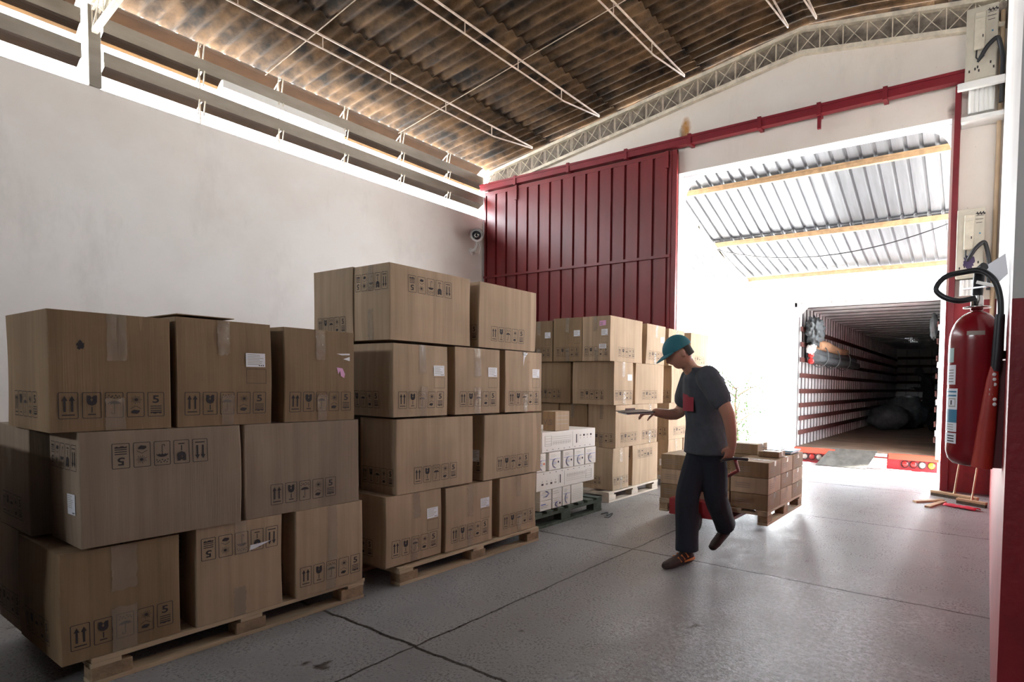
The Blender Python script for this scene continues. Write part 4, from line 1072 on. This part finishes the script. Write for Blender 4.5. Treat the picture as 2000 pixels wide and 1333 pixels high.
yb = [(3.80, 3.925, 'leftmost small white carton with an orange dot in the upper row', True), (3.965, 4.135, 'small white carton with blue arc right of the orange-dot one', False),
      (4.165, 4.325, 'middle small white carton with blue arc and black dot in the upper row', False), (4.335, 4.50, 'fourth small white carton from the left in the upper row', False),
      (4.51, 4.69, 'rightmost small white carton in the upper row on the green pallet', False)]
for a, c, l, og in yb: wcarton(l, a, c, z[3]+.002, z[4]-.002, .28, arc_marks(og, dot=c < 4.6), x=XW+.012)
wcarton('small carton with blue arc at the bottom left corner, upper of two', 3.86, 4.02, z[1], z[2], .25, arc_marks(flip=True, dot=False))
wcarton('small plain printed carton at the bottom left corner, lower of two', 3.86, 4.02, z[0], z[1], .25, lambda b, Q, *a: (Q(.1, .6, .5, .68, BLUE), Q(.1, .45, .7, .5, GREYP), Q(.1, .3, .6, .35, GREYP)))
wcarton('small white carton, upper of the second pair on the green pallet', 4.03, 4.17, z[1], z[2], .25, lambda b, Q, *a: (Q(.1, .7, .6, .74, GREYP), Q(.1, .5, .7, .54, GREYP)))
wcarton('small carton with blue arc and grey panel, lower of the second pair', 4.03, 4.17, z[0], z[1], .25, arc_marks(dot=True))
wcarton('taller small carton with blue arc in the bottom row', 4.18, 4.30, z[0], z[2], .25, arc_marks(dot=False))
wcarton('plain cream carton at the right end of the bottom row', 4.31, 4.50, z[0], z[2]-.002, .25, lambda b, Q, *a: [Q(.1, .2+.1*k, .9, .21+.1*k, GREYP) for k in range(6)])
for i, (a, c) in enumerate(((z[0], z[2]), (z[2], z[3]), (z[3], z[4]), (z[4], z[5]))):
    wcarton('plain white carton at the back of the green pallet, %s layer' % ('bottom', 'second', 'third', 'top')[i], 3.82, 4.64, a+.001, c-.001, .48, lambda *a_: None, group=GW, x=XW-.36)
def km(b, Q, y0, y1, z0, z1, x, w, h):
    for k in range(3): Q(.1, .35+.2*k, .9, .365+.2*k, GREYP)
    v, fs = text_mesh('V.S'); s_ = .085
    b.mesh([(x-.095+p.x*s_, y0+.0005, z0+h*.42+p.y*s_*.9) for p in v], fs, INK2)
    for k in range(3): b.box((x-.052, y0-.0005, z0+h*(.34+.08*k)), (x-.018, y0+.003, z0+h*(.36+.08*k)), INK2)
wcarton('small brown box standing alone on top of the white cartons', 4.05, 4.26, z[5], 1.083, .155, km, name='cardboard_box', group=None, x=-3.55, m=CB[1])

# ------------------------------------------------------------------ people
def loft(b, secs, m, n=16):
    """secs: (centre, vector a, vector b); closed with small end caps"""
    vs = []; secs = list(secs)
    for c, a, d in secs:
        c = Vector(c)
        for k in range(n):
            t_ = 2*PI*k/n; vs.append(c+Vector(a)*math.cos(t_)+Vector(d)*math.sin(t_))
    fs = [(i*n+j, i*n+(j+1) % n, (i+1)*n+(j+1) % n, (i+1)*n+j) for i in range(len(secs)-1) for j in range(n)]
    fs += [tuple(range(n-1, -1, -1)), tuple(range((len(secs)-1)*n, len(secs)*n))]
    b.mesh(vs, fs, m, True)
def limb(b, P, R_, m, n=12):
    """tapered limb with rounded ends; smooth resampling"""
    P = [Vector(p) for p in P]; pts = []; rs = []
    for i in range(len(P)-1):
        a = P[max(i-1, 0)]; p = P[i]; q_ = P[i+1]; c = P[min(i+2, len(P)-1)]
        for k in range(5):
            s_ = k/5; pts.append(.5*((2*p)+(q_-a)*s_+(2*a-5*p+4*q_-c)*s_*s_+(-a+3*p-3*q_+c)*s_**3)); rs.append(R_[i]+(R_[i+1]-R_[i])*s_)
    pts.append(P[-1]); rs.append(R_[-1])
    d0 = (pts[0]-pts[1]).normalized(); d1 = (pts[-1]-pts[-2]).normalized()
    pts = [pts[0]+d0*rs[0]*.9, pts[0]+d0*rs[0]*.6]+pts+[pts[-1]+d1*rs[-1]*.6, pts[-1]+d1*rs[-1]*.9]
    rs = [rs[0]*.35, rs[0]*.8]+rs+[rs[-1]*.8, rs[-1]*.35]
    b.tube(pts, rs, m, n, True)
def fuse(b, name, parent, voxel, label=None, smooth=2):
    mt = b.mats[0]; off = Vector(parent.location)
    o = b.build(name)
    md = o.modifiers.new('r', 'REMESH'); md.mode = 'VOXEL'; md.voxel_size = voxel; md.use_smooth_shade = True
    if smooth: s_ = o.modifiers.new('s', 'SMOOTH'); s_.factor = .5; s_.iterations = smooth
    bpy.context.view_layer.update()
    me = bpy.data.meshes.new_from_object(o.evaluated_get(bpy.context.evaluated_depsgraph_get()))
    old = o.data; o.modifiers.clear(); o.data = me; me.name = name; bpy.data.meshes.remove(old)
    me.materials.clear(); me.materials.append(mt)
    for v in me.vertices: v.co -= off
    for p in me.polygons: p.use_smooth = True
    o.parent = parent
    if label: o['label'] = label
    return o
def hand(b, W, fwd, pal, thumb, curl, m, s=1.0):
    """W wrist, fwd along the hand, pal palm normal, thumb side"""
    f_ = Vector(fwd).normalized(); p_ = Vector(pal).normalized(); t_ = Vector(thumb).normalized(); W = Vector(W)
    loft(b, [(W, t_*.024*s, p_*.018*s), (W+f_*.03*s, t_*.034*s, p_*.016*s), (W+f_*.065*s, t_*.041*s, p_*.015*s), (W+f_*.092*s, t_*.040*s, p_*.013*s), (W+f_*.10*s, t_*.03*s, p_*.008*s)], m, 14)
    for i, (off, ln) in enumerate(((.030, .072), (.010, .082), (-.010, .076), (-.029, .060))):
        a = W+f_*.088*s+t_*off*s; pts = [a]; ang = curl*.35
        for seg, fr in enumerate((.45, .32, .25)):
            d = f_*math.cos(ang)+p_*math.sin(ang)+t_*(off*1.2); pts.append(pts[-1]+d.normalized()*ln*fr*s); ang += curl*(.75+.06*i)
        limb(b, pts, [.0095*s, .009*s, .008*s, .0068*s], m, 8)
    a = W+f_*.022*s+t_*.026*s
    limb(b, [a, a+(f_*.55+t_*.75+p_*.3).normalized()*.038*s, a+(f_*.8+t_*.45+p_*.5).normalized()*.068*s, a+(f_*.9+t_*.2+p_*.75).normalized()*.092*s], [.014*s, .011*s, .0095*s, .0075*s], m, 8)
def person(root_xf, label, mats, hold=True):
    SK, SH_, TR, CP, S1, S2 = mats
    T = root_xf
    V = lambda x, y, z: T @ Vector((x, y, z))
    D_ = lambda v: T.to_3x3() @ Vector(v)
    sc = T.to_scale()[0]
    base = V(-1.86, 3.85, 0)
    t = thing('person', label, 'person', base)
    L1 = D_((.95, -.30, 0)); F1 = D_((-.30, -.95, 0)); L2 = D_((.72, -.69, 0)); F2 = D_((-.69, -.72, 0)); U = D_((0, 0, 1))
    Lm = (L1+L2)/2; Fm = (F1+F2)/2
    pel = V(-1.86, 3.86, .93); wai = V(-1.865, 3.85, 1.06); ch = V(-1.865, 3.80, 1.28); sh = V(-1.86, 3.72, 1.44); nk = V(-1.90, 3.66, 1.495)
    hd = V(-1.955, 3.56, 1.585)
    lsh = sh+L2*.175-U*.02; rsh = sh-L2*.175-U*.02
    lel = V(-1.585, 3.62, 1.16); lwr = V(-1.60, 3.75, .92); rel = V(-2.10, 3.86, 1.14); rwr = V(-2.20, 3.66, 1.14)
    # body
    b = MB()
    loft(b, [(pel-U*.09, L1*.10, F1*.07), (pel, L1*.155, F1*.105), (wai, Lm*.145, Fm*.10), (ch, L2*.165, F2*.115), (sh, L2*.165, F2*.10), (sh+U*.045+F2*.01, L2*.10, F2*.07), (nk, L2*.06, F2*.055)], SK)
    limb(b, [nk-U*.03, nk+(hd-nk)*.6], [.058*sc, .054*sc], SK)
    hf = (F2*.86-U*.50).normalized(); hu = (U*.86+F2*.50).normalized(); hl = L2.normalized()
    bm = bmesh.new(); bmesh.ops.create_uvsphere(bm, u_segments=32, v_segments=24, radius=1)
    hv = []; hfs = []; bm.verts.ensure_lookup_table()
    for v in bm.verts:
        x, y, z_ = v.co    # x forward, y left, z up
        fx = x*.098; ly = y*.076; uz = z_*.118
        if z_ < 0: ly *= 1-.28*z_*z_; fx *= 1-.12*z_*z_
        if x > 0:
            nose = math.exp(-((y/.16)**2+((z_+.12)/.20)**2))*.026*(1 if x > .5 else 0)
            eye = math.exp(-(((abs(y)-.38)/.16)**2+((z_-.08)/.13)**2))*.012
            mouth = math.exp(-((y/.30)**2+((z_+.50)/.045)**2))*.007
            lip = math.exp(-((y/.26)**2+((abs(z_+.50)-.075)/.04)**2))*.004
            brow = math.exp(-((y/.6)**2+((z_-.26)/.09)**2))*.006
            chin = math.exp(-((y/.35)**2+((z_+.80)/.16)**2))*.012
            fx += nose-eye-mouth+lip+brow+chin
        hv.append(hd+(hf*fx+hl*ly+hu*uz)*sc)
    for f_ in bm.faces: hfs.append([v.index for v in f_.verts])
    bm.free(); b.mesh(hv, hfs, SK, True)
    for s_ in (-1, 1):
        e_ = hd+(hl*s_*.078-hf*.006-hu*.01)*sc; loft(b, [(e_-hl*s_*.008*sc, hf*.016*sc, hu*.028*sc), (e_+hl*s_*.004*sc, hf*.019*sc, hu*.031*sc), (e_+hl*s_*.010*sc, hf*.014*sc, hu*.024*sc)], SK, 10)
    limb(b, [lsh, lel, lwr], [.060*sc, .050*sc, .032*sc], SK); limb(b, [rsh, rel, rwr], [.060*sc, .050*sc, .032*sc], SK)
    hand(b, lwr, V(-1.645, 3.79, .82)-lwr, -L2, F2, .75, SK, sc); hand(b, rwr, V(-2.26, 3.56, 1.13)-rwr, U*-1+L2*.3, L2, .6, SK, sc)
    RH, RK, RA = V(-1.92, 3.88, .87), V(-1.955, 3.74, .50), V(-1.93, 3.70, .10)
    LH, LK, LA = V(-1.80, 3.85, .87), V(-1.80, 3.92, .49), V(-1.87, 4.28, .175)
    for H_, K_, A_ in ((RH, RK, RA), (LH, LK, LA)): limb(b, [H_, K_, A_], [.082*sc, .052*sc, .036*sc], SK)
    fuse(b, 'body', t, .0075*sc)
    b = MB()   # shirt
    loft(b, [(pel-U*.10, L1*.195, F1*.160), (pel+U*.02, L1*.190, F1*.155), (wai, Lm*.180, Fm*.155), (ch-U*.03-F2*.02, L2*.205, F2*.172), (sh-U*.03-F2*.03, L2*.200, F2*.150), (sh+U*.035, L2*.13, F2*.095), (nk-U*.012, L2*.078, F2*.07)], SH_)
    for a, c in ((lsh, lel), (rsh, rel)):
        limb(b, [a-U*.01, a+(c-a)*.35, a+(c-a)*.62], [.092*sc, .088*sc, .084*sc], SH_)
    fuse(b, 'shirt', t, .012*sc, smooth=3)
    if hold:
        b = MB(); c = ch
        vs = []
        for i in range(7):
            for j in range(6):
                a = (i/6-.5)*.8+.25; rad = Vector(L2)*.200*math.sin(a)-F2*.02+Vector(F2)*.176*math.cos(a); vs.append(ch-U*.12+U*(.13*j/5)+rad)
        b.mesh(vs, [(i*6+j, (i+1)*6+j, (i+1)*6+j+1, i*6+j+1) for i in range(6) for j in range(5)], SHIRTR, True)
        b.v = [tuple(Vector(p)-Vector(t.location)) for p in b.v]; b.build('shirt_print', t)['label'] = 'red print on the chest'
    b = MB()   # trousers
    loft(b, [(pel-U*.14, L1*.15, F1*.10), (pel-U*.06, L1*.188, F1*.145), (pel+U*.01, L1*.180, F1*.14)], TR)
    for H_, K_, A_ in ((RH, RK, RA), (LH, LK, LA)):
        d = (A_-K_).normalized()
        limb(b, [H_, H_*.5+K_*.5, K_, K_*.5+A_*.5], [.096*sc, .104*sc, .094*sc, .090*sc], TR)
        a1 = D_((1, 0, 0)); loft(b, [(K_*.6+A_*.4, a1*.092, a1.cross(d)*.092), (K_*.25+A_*.75, a1*.088, a1.cross(d)*.090), (A_-d*.0, a1*.090, a1.cross(d)*.094)], TR)
    fuse(b, 'trousers', t, .012*sc, smooth=3)
    # cap
    b = MB(); n = 24; rows = []
    for j in range(9):
        a = PI/2*j/8
        rows.append([hd+(hf*(.113*math.cos(a)*math.cos(2*PI*k/n)-.004)+hl*.092*math.cos(a)*math.sin(2*PI*k/n)+hu*(.028+.105*math.sin(a)))*sc for k in range(n)])
    b.mesh([p for r in rows for p in r], [(i*n+j, i*n+(j+1) % n, (i+1)*n+(j+1) % n, (i+1)*n+j) for i in range(8) for j in range(n)], CP, True)
    vis = []
    for k in range(13):
        a = -1.15+2.3*k/12; q0 = hf*.108*math.cos(a)+hl*.090*math.sin(a)+hu*.032; ext = .075*math.cos(a*.95)
        vis.append((hd+q0*sc, hd+(q0+hf*ext-hu*ext*.28)*sc))
    for o_ in (0, .004):
        vs = [p+hu*o_ for a in vis for p in a]; fs = [(2*k, 2*k+1, 2*k+3, 2*k+2) for k in range(12)]
        b.mesh(vs, fs if o_ else [f_[::-1] for f_ in fs], CP, True)
    b.v = [tuple(Vector(p)-Vector(t.location)) for p in b.v]; b.build('cap', t)
    # hair below the cap
    b = MB(); rows = []
    for j in range(5):
        zz = .04-.022*j
        rows.append([hd+(-hf*(.100+.002*j)*math.cos(a)+hl*(.082)*math.sin(a)+hu*zz)*sc for a in [(-1.25+2.5*k/10) for k in range(11)]])
    b.mesh([p for r in rows for p in r], [(i*11+j, i*11+j+1, (i+1)*11+j+1, (i+1)*11+j) for i in range(4) for j in range(10)], HAIR, True)
    b.v = [tuple(Vector(p)-Vector(t.location)) for p in b.v]; b.build('hair', t)
    # shoes
    for A_, toe, pz, nm in ((RA, V(-2.005, 3.50, .03), 0, 1), (LA, V(-1.90, 4.16, .028), .8, 2)):
        d = (toe-Vector((A_.x, A_.y, toe.z))).normalized(); sd = d.cross(U).normalized()
        b = MB()
        if pz == 0:
            h0 = Vector((A_.x, A_.y, V(0, 0, .042).z))-d*.055*sc
            ln = .285*sc
            secs = [(0, .030, .030, .045), (.08, .040, .048, .052), (.30, .043, .058, .060), (.5, .046, .042, .044), (.75, .051, .032, .033), (.92, .042, .026, .028), (1, .022, .018, .024)]
            loft(b, [(h0+d*ln*s_-U*.042*sc+U*zc*sc, sd*a*sc, U*c*sc) for s_, a, c, zc in secs], S1, 16)
            loft(b, [(A_+U*.02-d*.005, sd*.042*sc, d*.050*sc), (A_-U*.03, sd*.044*sc, d*.055*sc)], S1, 14)
        else:
            toe2 = toe+d*.02; heel = A_+Vector((0, 0, -.02))-d*.05*sc
            ax = (toe2-heel).normalized(); nn = sd.cross(ax).normalized()
            if nn.z < 0: nn = -nn
            secs = [(0, .032, .034), (.2, .042, .055), (.45, .045, .045), (.75, .050, .032), (.95, .040, .024), (1, .02, .015)]
            loft(b, [(heel+ax*((toe2-heel).length*1.18*s_)+nn*.012, sd*a*sc, nn*c*sc) for s_, a, c in secs], S1, 16)
        so = fuse(b, 'shoe', t, .006*sc, smooth=2)
        if pz == 0:
            b = MB(); c0 = Vector((A_.x, A_.y, 0))
            for s_ in (-1, 1):
                for k in range(3):
                    p = A_+d*(.02+.035*k)*sc+sd*s_*.043*sc-U*(.035+.012*k)*sc; b.bar(p, p+d*.02*sc+U*.035*sc-sd*s_*.02*sc, .014*sc, .012*sc, S2)
            loft(b, [(A_-d*.045*sc-U*.055*sc, sd*.046*sc, U*.02*sc), (A_+d*.0*sc-U*.058*sc, sd*.052*sc, U*.016*sc), (A_+d*.06*sc-U*.062*sc, sd*.052*sc, U*.010*sc)], S2, 12)
            b.v = [tuple(Vector(p)-Vector(so.parent.location)) for p in b.v]; oo = b.build('shoe_overlay', so); oo['label'] = 'orange side panels'
    return t
man = person(Matrix.Identity(4), 'walking man in teal cap, grey shirt and navy trousers, stooping past the boxes', (SKIN, SHIRT, TROU, CAP, SHOE, SHOEO))
Tx = Matrix.Translation((-1.45, 17.2, TZ)) @ Matrix.Rotation(math.radians(-35), 4, 'Z') @ Matrix.Scale(.98, 4) @ Matrix.Translation((1.86, -3.85, 0))
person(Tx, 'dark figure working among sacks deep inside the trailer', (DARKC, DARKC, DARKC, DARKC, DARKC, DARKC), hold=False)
t = thing('clipboard', 'flat dark clipboard with papers held in front of the walking man', 'clipboard', (-2.36, 3.62, 1.12))
b = MB(); Mx = Matrix.Translation((-2.30, 3.52, 1.145)) @ Matrix.Rotation(math.radians(-42), 4, 'Z') @ Matrix.Rotation(math.radians(3), 4, 'X')
b.box((-.17, -.11, 0), (.17, .11, .006), BLACK, Mx, bev=.002); b.box((-.165, -.04, .006), (-.14, .04, .02), CHROME, Mx); part(b, 'board', t)
b = MB(); b.box((-.135, -.10, -.010), (.15, .10, -.001), PAPER, Mx); part(b, 'papers', t)

# ------------------------------------------------------------------ pallet jack with its load
LX0, LX1, LY0, LY1, LZ = -2.90, -1.73, 4.92, 6.02, .055
pallet('wooden pallet riding on the forks behind the walking man', LX0, LX1, LY0, LY1, h=.135, z0=LZ, group=None)
t = thing('pallet_jack', 'red hand pallet jack pulled by the walking man, forks under the load', 'pallet jack', (-2.3, 4.8, 0))
for x in (-2.58, -2.12):
    b = MB(); b.box((x-.07, 4.78, .075), (x+.07, 5.95, .108), JACK, bev=.004); part(b, 'fork', t)
    b = MB(); b.lathe([(0, -.035), (.036, -.035), (.036, .035), (0, .035)], BLACK, M=Matrix.Translation((x, 5.8, .037)) @ Matrix.Rotation(PI/2, 4, 'Y')); part(b, 'fork_roller', t)
b = MB(); b.box((-2.65, 4.68, .10), (-2.05, 4.80, .26), JACK, bev=.01); b.bar((-2.5, 4.74, .25), (-2.38, 4.66, .50), .03, .05, JACK); b.bar((-2.2, 4.74, .25), (-2.32, 4.66, .50), .03, .05, JACK); part(b, 'frame', t)
b = MB(); b.lathe([(0, 0), (.055, 0), (.055, .30), (.035, .31), (.035, .42), (0, .42)], BLACK, c=(-2.35, 4.58, .12)); part(b, 'pump', t)
for x in (-2.40, -2.30):
    b = MB(); b.lathe([(0, -.03), (.085, -.03), (.09, -.02), (.09, .02), (.085, .03), (0, .03)], BLACK, M=Matrix.Translation((x, 4.56, .09)) @ Matrix.Rotation(PI/2, 4, 'Y')); part(b, 'steer_wheel', t)
b = MB(); b.tube([(-2.35, 4.56, .30), (-2.28, 4.5, .36), (-1.70, 4.12, .68), (-1.62, 3.86, .80)], .015, JACK); part(b, 'tiller', t)
b = MB(); P = [(-1.55, 3.93, .80), (-1.62, 3.83, .815), (-1.69, 3.73, .80)]
b.tube(P, .012, BLACK, 10); part(b, 'handle_loop', t)
GL = 'cartons loaded on the pallet jack'
random.seed(21)
def flatbox(label, x0, x1, y0, y1, z0, z1, m=None, group=GL):
    t = thing('cardboard_box', label, 'cardboard box', ((x0+x1)/2, (y0+y1)/2, z0), group)
    b = MB(); b.box((x0+.003, y0+.003, z0), (x1-.003, y1-.003, z1-.002), m or CB[0], bev=.004); part(b, 'box_body', t)
    b = MB(); b.box((x0+.004, (y0+y1)/2-.025, z1-.0022), (x1-.004, (y0+y1)/2+.025, z1-.0008), TAPE); b.box((x1-.0035, (y0+y1)/2-.025, z1-.05), (x1-.0015, (y0+y1)/2+.025, z1-.001), TAPE); part(b, 'packing_tape', t)
    b = MB()
    for k in range(3): b.box((x0+.05, y0+.0015, z0+.05+.02*k), (x0+.20, y0+.004, z0+.056+.02*k), INK2); b.box((x1-.004, y0+.05, z0+.05+.02*k), (x1-.0018, y0+.18, z0+.056+.02*k), INK2)
    part(b, 'printed_marks', t)
    return t
cx3 = [LX0+.005+i*.39 for i in range(4)]; cy3 = [LY0+.0+i*.37 for i in range(4)]
colw = ('left', 'middle', 'right'); roww = ('front', 'middle', 'back'); layw = ('bottom', 'second', 'top')
for k in range(3):
    for i in range(3):
        for j in range(3):
            z0 = LZ+.135+k*.153
            if k == 2 and i == 1 and j == 0: continue
            flatbox('%s layer, %s row, %s carton of the load on the pallet jack' % (layw[k], roww[j], colw[i]), cx3[i]+random.uniform(0, .006), cx3[i+1]-.004, cy3[j], cy3[j+1]-.004, z0, z0+.151, CB[(i+j+k) % 2])
ztop = LZ+.135+3*.153
flatbox('small flat box lying on top of the load on the pallet jack', -1.98, -1.76, 5.30, 5.50, ztop, ztop+.055, CB[0])
flatbox('box standing higher at the back of the load by the man', -2.32, -2.02, 5.40, 5.70, ztop, ztop+.11, CB[0])
b = MB()
for k in range(3): b.box((-1.98+.01*k, 5.66, ztop+.012*k), (-1.76+.012*k, 5.95, ztop+.011+.012*k), LABELG if k % 2 == 0 else PAPER)
tag(b.build('magazine_bundle'), 'small bundle of dark blue printed sheets on the far end of the load', 'papers')

# ------------------------------------------------------------------ extinguisher corner
ec = Vector((-.050, 2.46, 0))
t = thing('fire_extinguisher', 'large red fire extinguisher with black hose hung on the right-hand pier', 'fire extinguisher', (ec.x, ec.y, 1.05))
r_ = .092
b = MB(); prof = [(0, 1.058), (.03, 1.058), (.065, 1.066), (.084, 1.085), (r_, 1.115)]+[(r_, 1.115+.42*k/6) for k in range(1, 7)]
prof += [(r_*math.cos(a), 1.535+.12*math.sin(a)) for a in [PI/2*k/10 for k in range(1, 10)]]+[(.022, 1.656), (.022, 1.665)]
b.lathe(prof, EXT, c=(ec.x, ec.y, 0), n=48); part(b, 'cylinder', t)
def wrap(a0, a1, z0, z1, m, rad=r_+.0008, n=8):
    for k in range(n):
        u, v = a0+(a1-a0)*k/n, a0+(a1-a0)*(k+1)/n
        b.face([(ec.x+rad*math.cos(u), ec.y+rad*math.sin(u), z0), (ec.x+rad*math.cos(v), ec.y+rad*math.sin(v), z0), (ec.x+rad*math.cos(v), ec.y+rad*math.sin(v), z1), (ec.x+rad*math.cos(u), ec.y+rad*math.sin(u), z1)], m, True)
A0, A1 = math.radians(186), math.radians(236)
b = MB(); wrap(A0, A1, 1.145, 1.185, PAPER); wrap(A0, A1, 1.19, 1.225, PAPER); wrap(A0, A1, 1.225, 1.275, LABELG); wrap(A0, A1, 1.275, 1.355, PAPER)
wrap(A0, A1-.12, 1.37, 1.445, PAPER); wrap(A0, A1-.25, 1.455, 1.51, mat('pale_green_label', (.45, .62, .60), .5))
for k in range(2): wrap(A0, A1-.05, 1.325+.015*k, 1.331+.015*k, LABELG, r_+.0014)
wrap(A1-.5, A1-.08, 1.285, 1.318, GREYP, r_+.0014); wrap(A1-.47, A1-.11, 1.289, 1.314, PAPER, r_+.0018); wrap(A1-.34, A1-.26, 1.293, 1.310, INK, r_+.0022)
for k in range(5): wrap(A1-.55, A1-.22, 1.38+.011*k, 1.383+.011*k, INK2, r_+.0014)
for k in range(3): wrap(A1-.55, A1-.15, 1.198+.009*k, 1.2+.009*k, INK2, r_+.0014); wrap(A1-.5, A1-.1, 1.152+.01*k, 1.156+.01*k, INK, r_+.0014)
part(b, 'instruction_label', t)
b = MB(); wrap(math.radians(252), math.radians(290), 1.552, 1.570, mat('worn_metal_label', (.5, .42, .36), .5, var=.3), rad=r_*.985); part(b, 'metal_label', t)
b = MB(); b.lathe([(0, 1.664), (.048, 1.664), (.048, 1.669), (.022, 1.672), (.022, 1.70), (.016, 1.72), (.016, 1.76), (0, 1.76)], CHROME, c=(ec.x, ec.y, 0)); part(b, 'valve', t)
b = MB(); b.tube([(ec.x, ec.y, 1.71), (ec.x+.002, ec.y-.005, 1.76), (ec.x+.006, ec.y-.02, 1.805), (ec.x+.02, ec.y-.04, 1.815)], [.019, .02, .02, .016], BLACK); b.bar((ec.x-.05, ec.y-.03, 1.735), (ec.x+.05, ec.y-.04, 1.74), .008, .006, CHROME)
b.bar((ec.x, ec.y-.02, 1.76), (ec.x+.07, ec.y-.07, 1.73), .016, .012, CHROME); part(b, 'valve_handle', t)
def spl(P, n=8):
    P = [Vector(p) for p in P]; out = []
    for i in range(len(P)-1):
        a = P[max(i-1, 0)]; p = P[i]; q_ = P[i+1]; c = P[min(i+2, len(P)-1)]
        for k in range(n):
            s_ = k/n; out.append(.5*((2*p)+(q_-a)*s_+(2*a-5*p+4*q_-c)*s_*s_+(-a+3*p-3*q_+c)*s_**3))
    return out+[P[-1]]
b = MB(); b.tube(spl([(ec.x-.01, ec.y-.02, 1.70), (ec.x-.06, ec.y-.06, 1.688), (ec.x-.11, ec.y-.06, 1.705), (ec.x-.14, ec.y-.05, 1.74), (ec.x-.11, ec.y-.04, 1.785), (ec.x-.05, ec.y-.03, 1.80),
    (ec.x+.01, ec.y-.06, 1.795), (ec.x+.055, ec.y-.09, 1.75), (ec.x+.075, ec.y-.10, 1.68), (ec.x+.078, ec.y-.10, 1.60)]), .0105, BLACK, 12); part(b, 'hose', t)
b = MB(); b.tube([(ec.x+.076, ec.y-.10, 1.625), (ec.x+.073, ec.y-.10, 1.50), (ec.x+.068, ec.y-.10, 1.42)], [.016, .019, .017], BLACK, 14); part(b, 'grip', t)
b = MB(); b.tube([(ec.x+.066, ec.y-.10, 1.44), (ec.x+.060, ec.y-.10, 1.38), (ec.x+.048, ec.y-.09, 1.22), (ec.x+.036, ec.y-.085, 1.065)], [.014, .021, .030, .036], HORN, 18)
random.seed(2)
part(b, 'horn', t)
b = MB()
for k in range(7): b.lathe([(0, 0), (.006, 0), (.007, -.004)], WHITEM, M=Matrix.Translation((ec.x+.062+random.uniform(-.006, .008), ec.y-.12, 1.30+k*.018)) @ Matrix.Rotation(PI/2, 4, 'X'))
part(b, 'paint_spots', t, 'white paint drips')
b = MB(); b.box((.012, ec.y-.01, 1.47), (.0495, ec.y+.05, 1.50), BLACK); part(b, 'wall_bracket', t)
b = MB(); b.face([(-.035, 2.60, 1.845), (.038, 2.56, 1.885), (.049, 2.53, 1.80), (.012, 2.55, 1.765)], PAPER); b.face([(-.035, 2.601, 1.845), (.012, 2.551, 1.765), (.049, 2.531, 1.80), (.038, 2.561, 1.885)], PAPER)
tag(b.build('paper_tag'), 'crumpled white paper stuck above the fire extinguisher', 'paper')
b = MB(); b.box((.022, 2.375, 1.065), (.0495, 2.390, 1.46), mat('dark_red_board', (.11, .010, .015), .6, var=.3))
tag(b.build('mounting_board'), 'narrow dark red board fixed to the pier beside the extinguisher', 'board')
# brooms
def broom(label, head, top, hl_, ang, m2=BRIS):
    t = thing('push_broom', label, 'broom', head, 'brooms leaning by the red wall')
    h = Vector(head); b = MB(); Mx = Matrix.Translation(h) @ Matrix.Rotation(ang, 4, 'Z')
    b.box((-hl_/2, -.03, .035), (hl_/2, .03, .065), BROOMW, Mx, bev=.006); part(b, 'head', t)
    b = MB(); b.box((-hl_/2+.005, -.026, 0), (hl_/2-.005, .026, .036), m2, Mx); part(b, 'bristles', t)
    b = MB(); b.tube([h+Vector((0, 0, .05)), Vector(top)], .012, BROOMW, 10); part(b, 'handle', t)
    b = MB(); b.tube([h+Vector((0, 0, .045)), h+(Vector(top)-h)*.06], .018, WOODB, 10); part(b, 'socket', t)
broom('wide push broom leaning against the red wall, left of the other broom', (-.33, 7.75, 0), (-.20, D-.03, 1.25), .58, math.radians(-25))
broom('second broom leaning right of the wide push broom, beside the pier', (-.13, 7.42, 0), (.0, D-.03, 1.25), .34, math.radians(-25))
b = MB()
vs = []; nx, ny = 12, 5
for i in range(nx+1):
    for j in range(ny+1): u, v = i/nx, j/ny; vs.append((-.42+.33*u+.06*v, 7.18-.12*u+.10*v, .012+.028*abs(noise.noise(Vector((u*5, v*4, 2))))+.015*math.sin(v*PI)))
b.mesh(vs, [(i*(ny+1)+j, (i+1)*(ny+1)+j, (i+1)*(ny+1)+j+1, i*(ny+1)+j+1) for i in range(nx) for j in range(ny)], REDC, True)
o = b.build('floor_cloth'); tag(o, 'crumpled red cloth on the floor in front of the brooms', 'cloth')
so = o.modifiers.new('s', 'SOLIDIFY'); so.thickness = .008
for i, (a, c, l) in enumerate((((-.72, 7.22, .0), (-.44, 7.52, .0), 'short offcut of board on the floor left of the brooms'), ((-.56, 6.98, 0), (-.42, 7.42, 0), 'longer offcut of board on the floor in front of the brooms'))):
    b = MB(); b.bar((a[0], a[1], .011), (c[0], c[1], .011), .065, .02, BROOMW); tag(b.build('wood_offcut'), l, 'board', group='wood offcuts on the floor')
b = MB(); P = spl([(-3.42, 4.62, .004), (-3.36, 4.66, .02), (-3.33, 4.60, .004), (-3.28, 4.63, .03), (-3.27, 4.56, .006), (-3.31, 4.53, .004)], 4); b.tube(P, .006, SACK, 6)
tag(b.build('cling_film_scrap'), 'small twisted scrap of wrap on the floor by the green pallet', 'scrap')
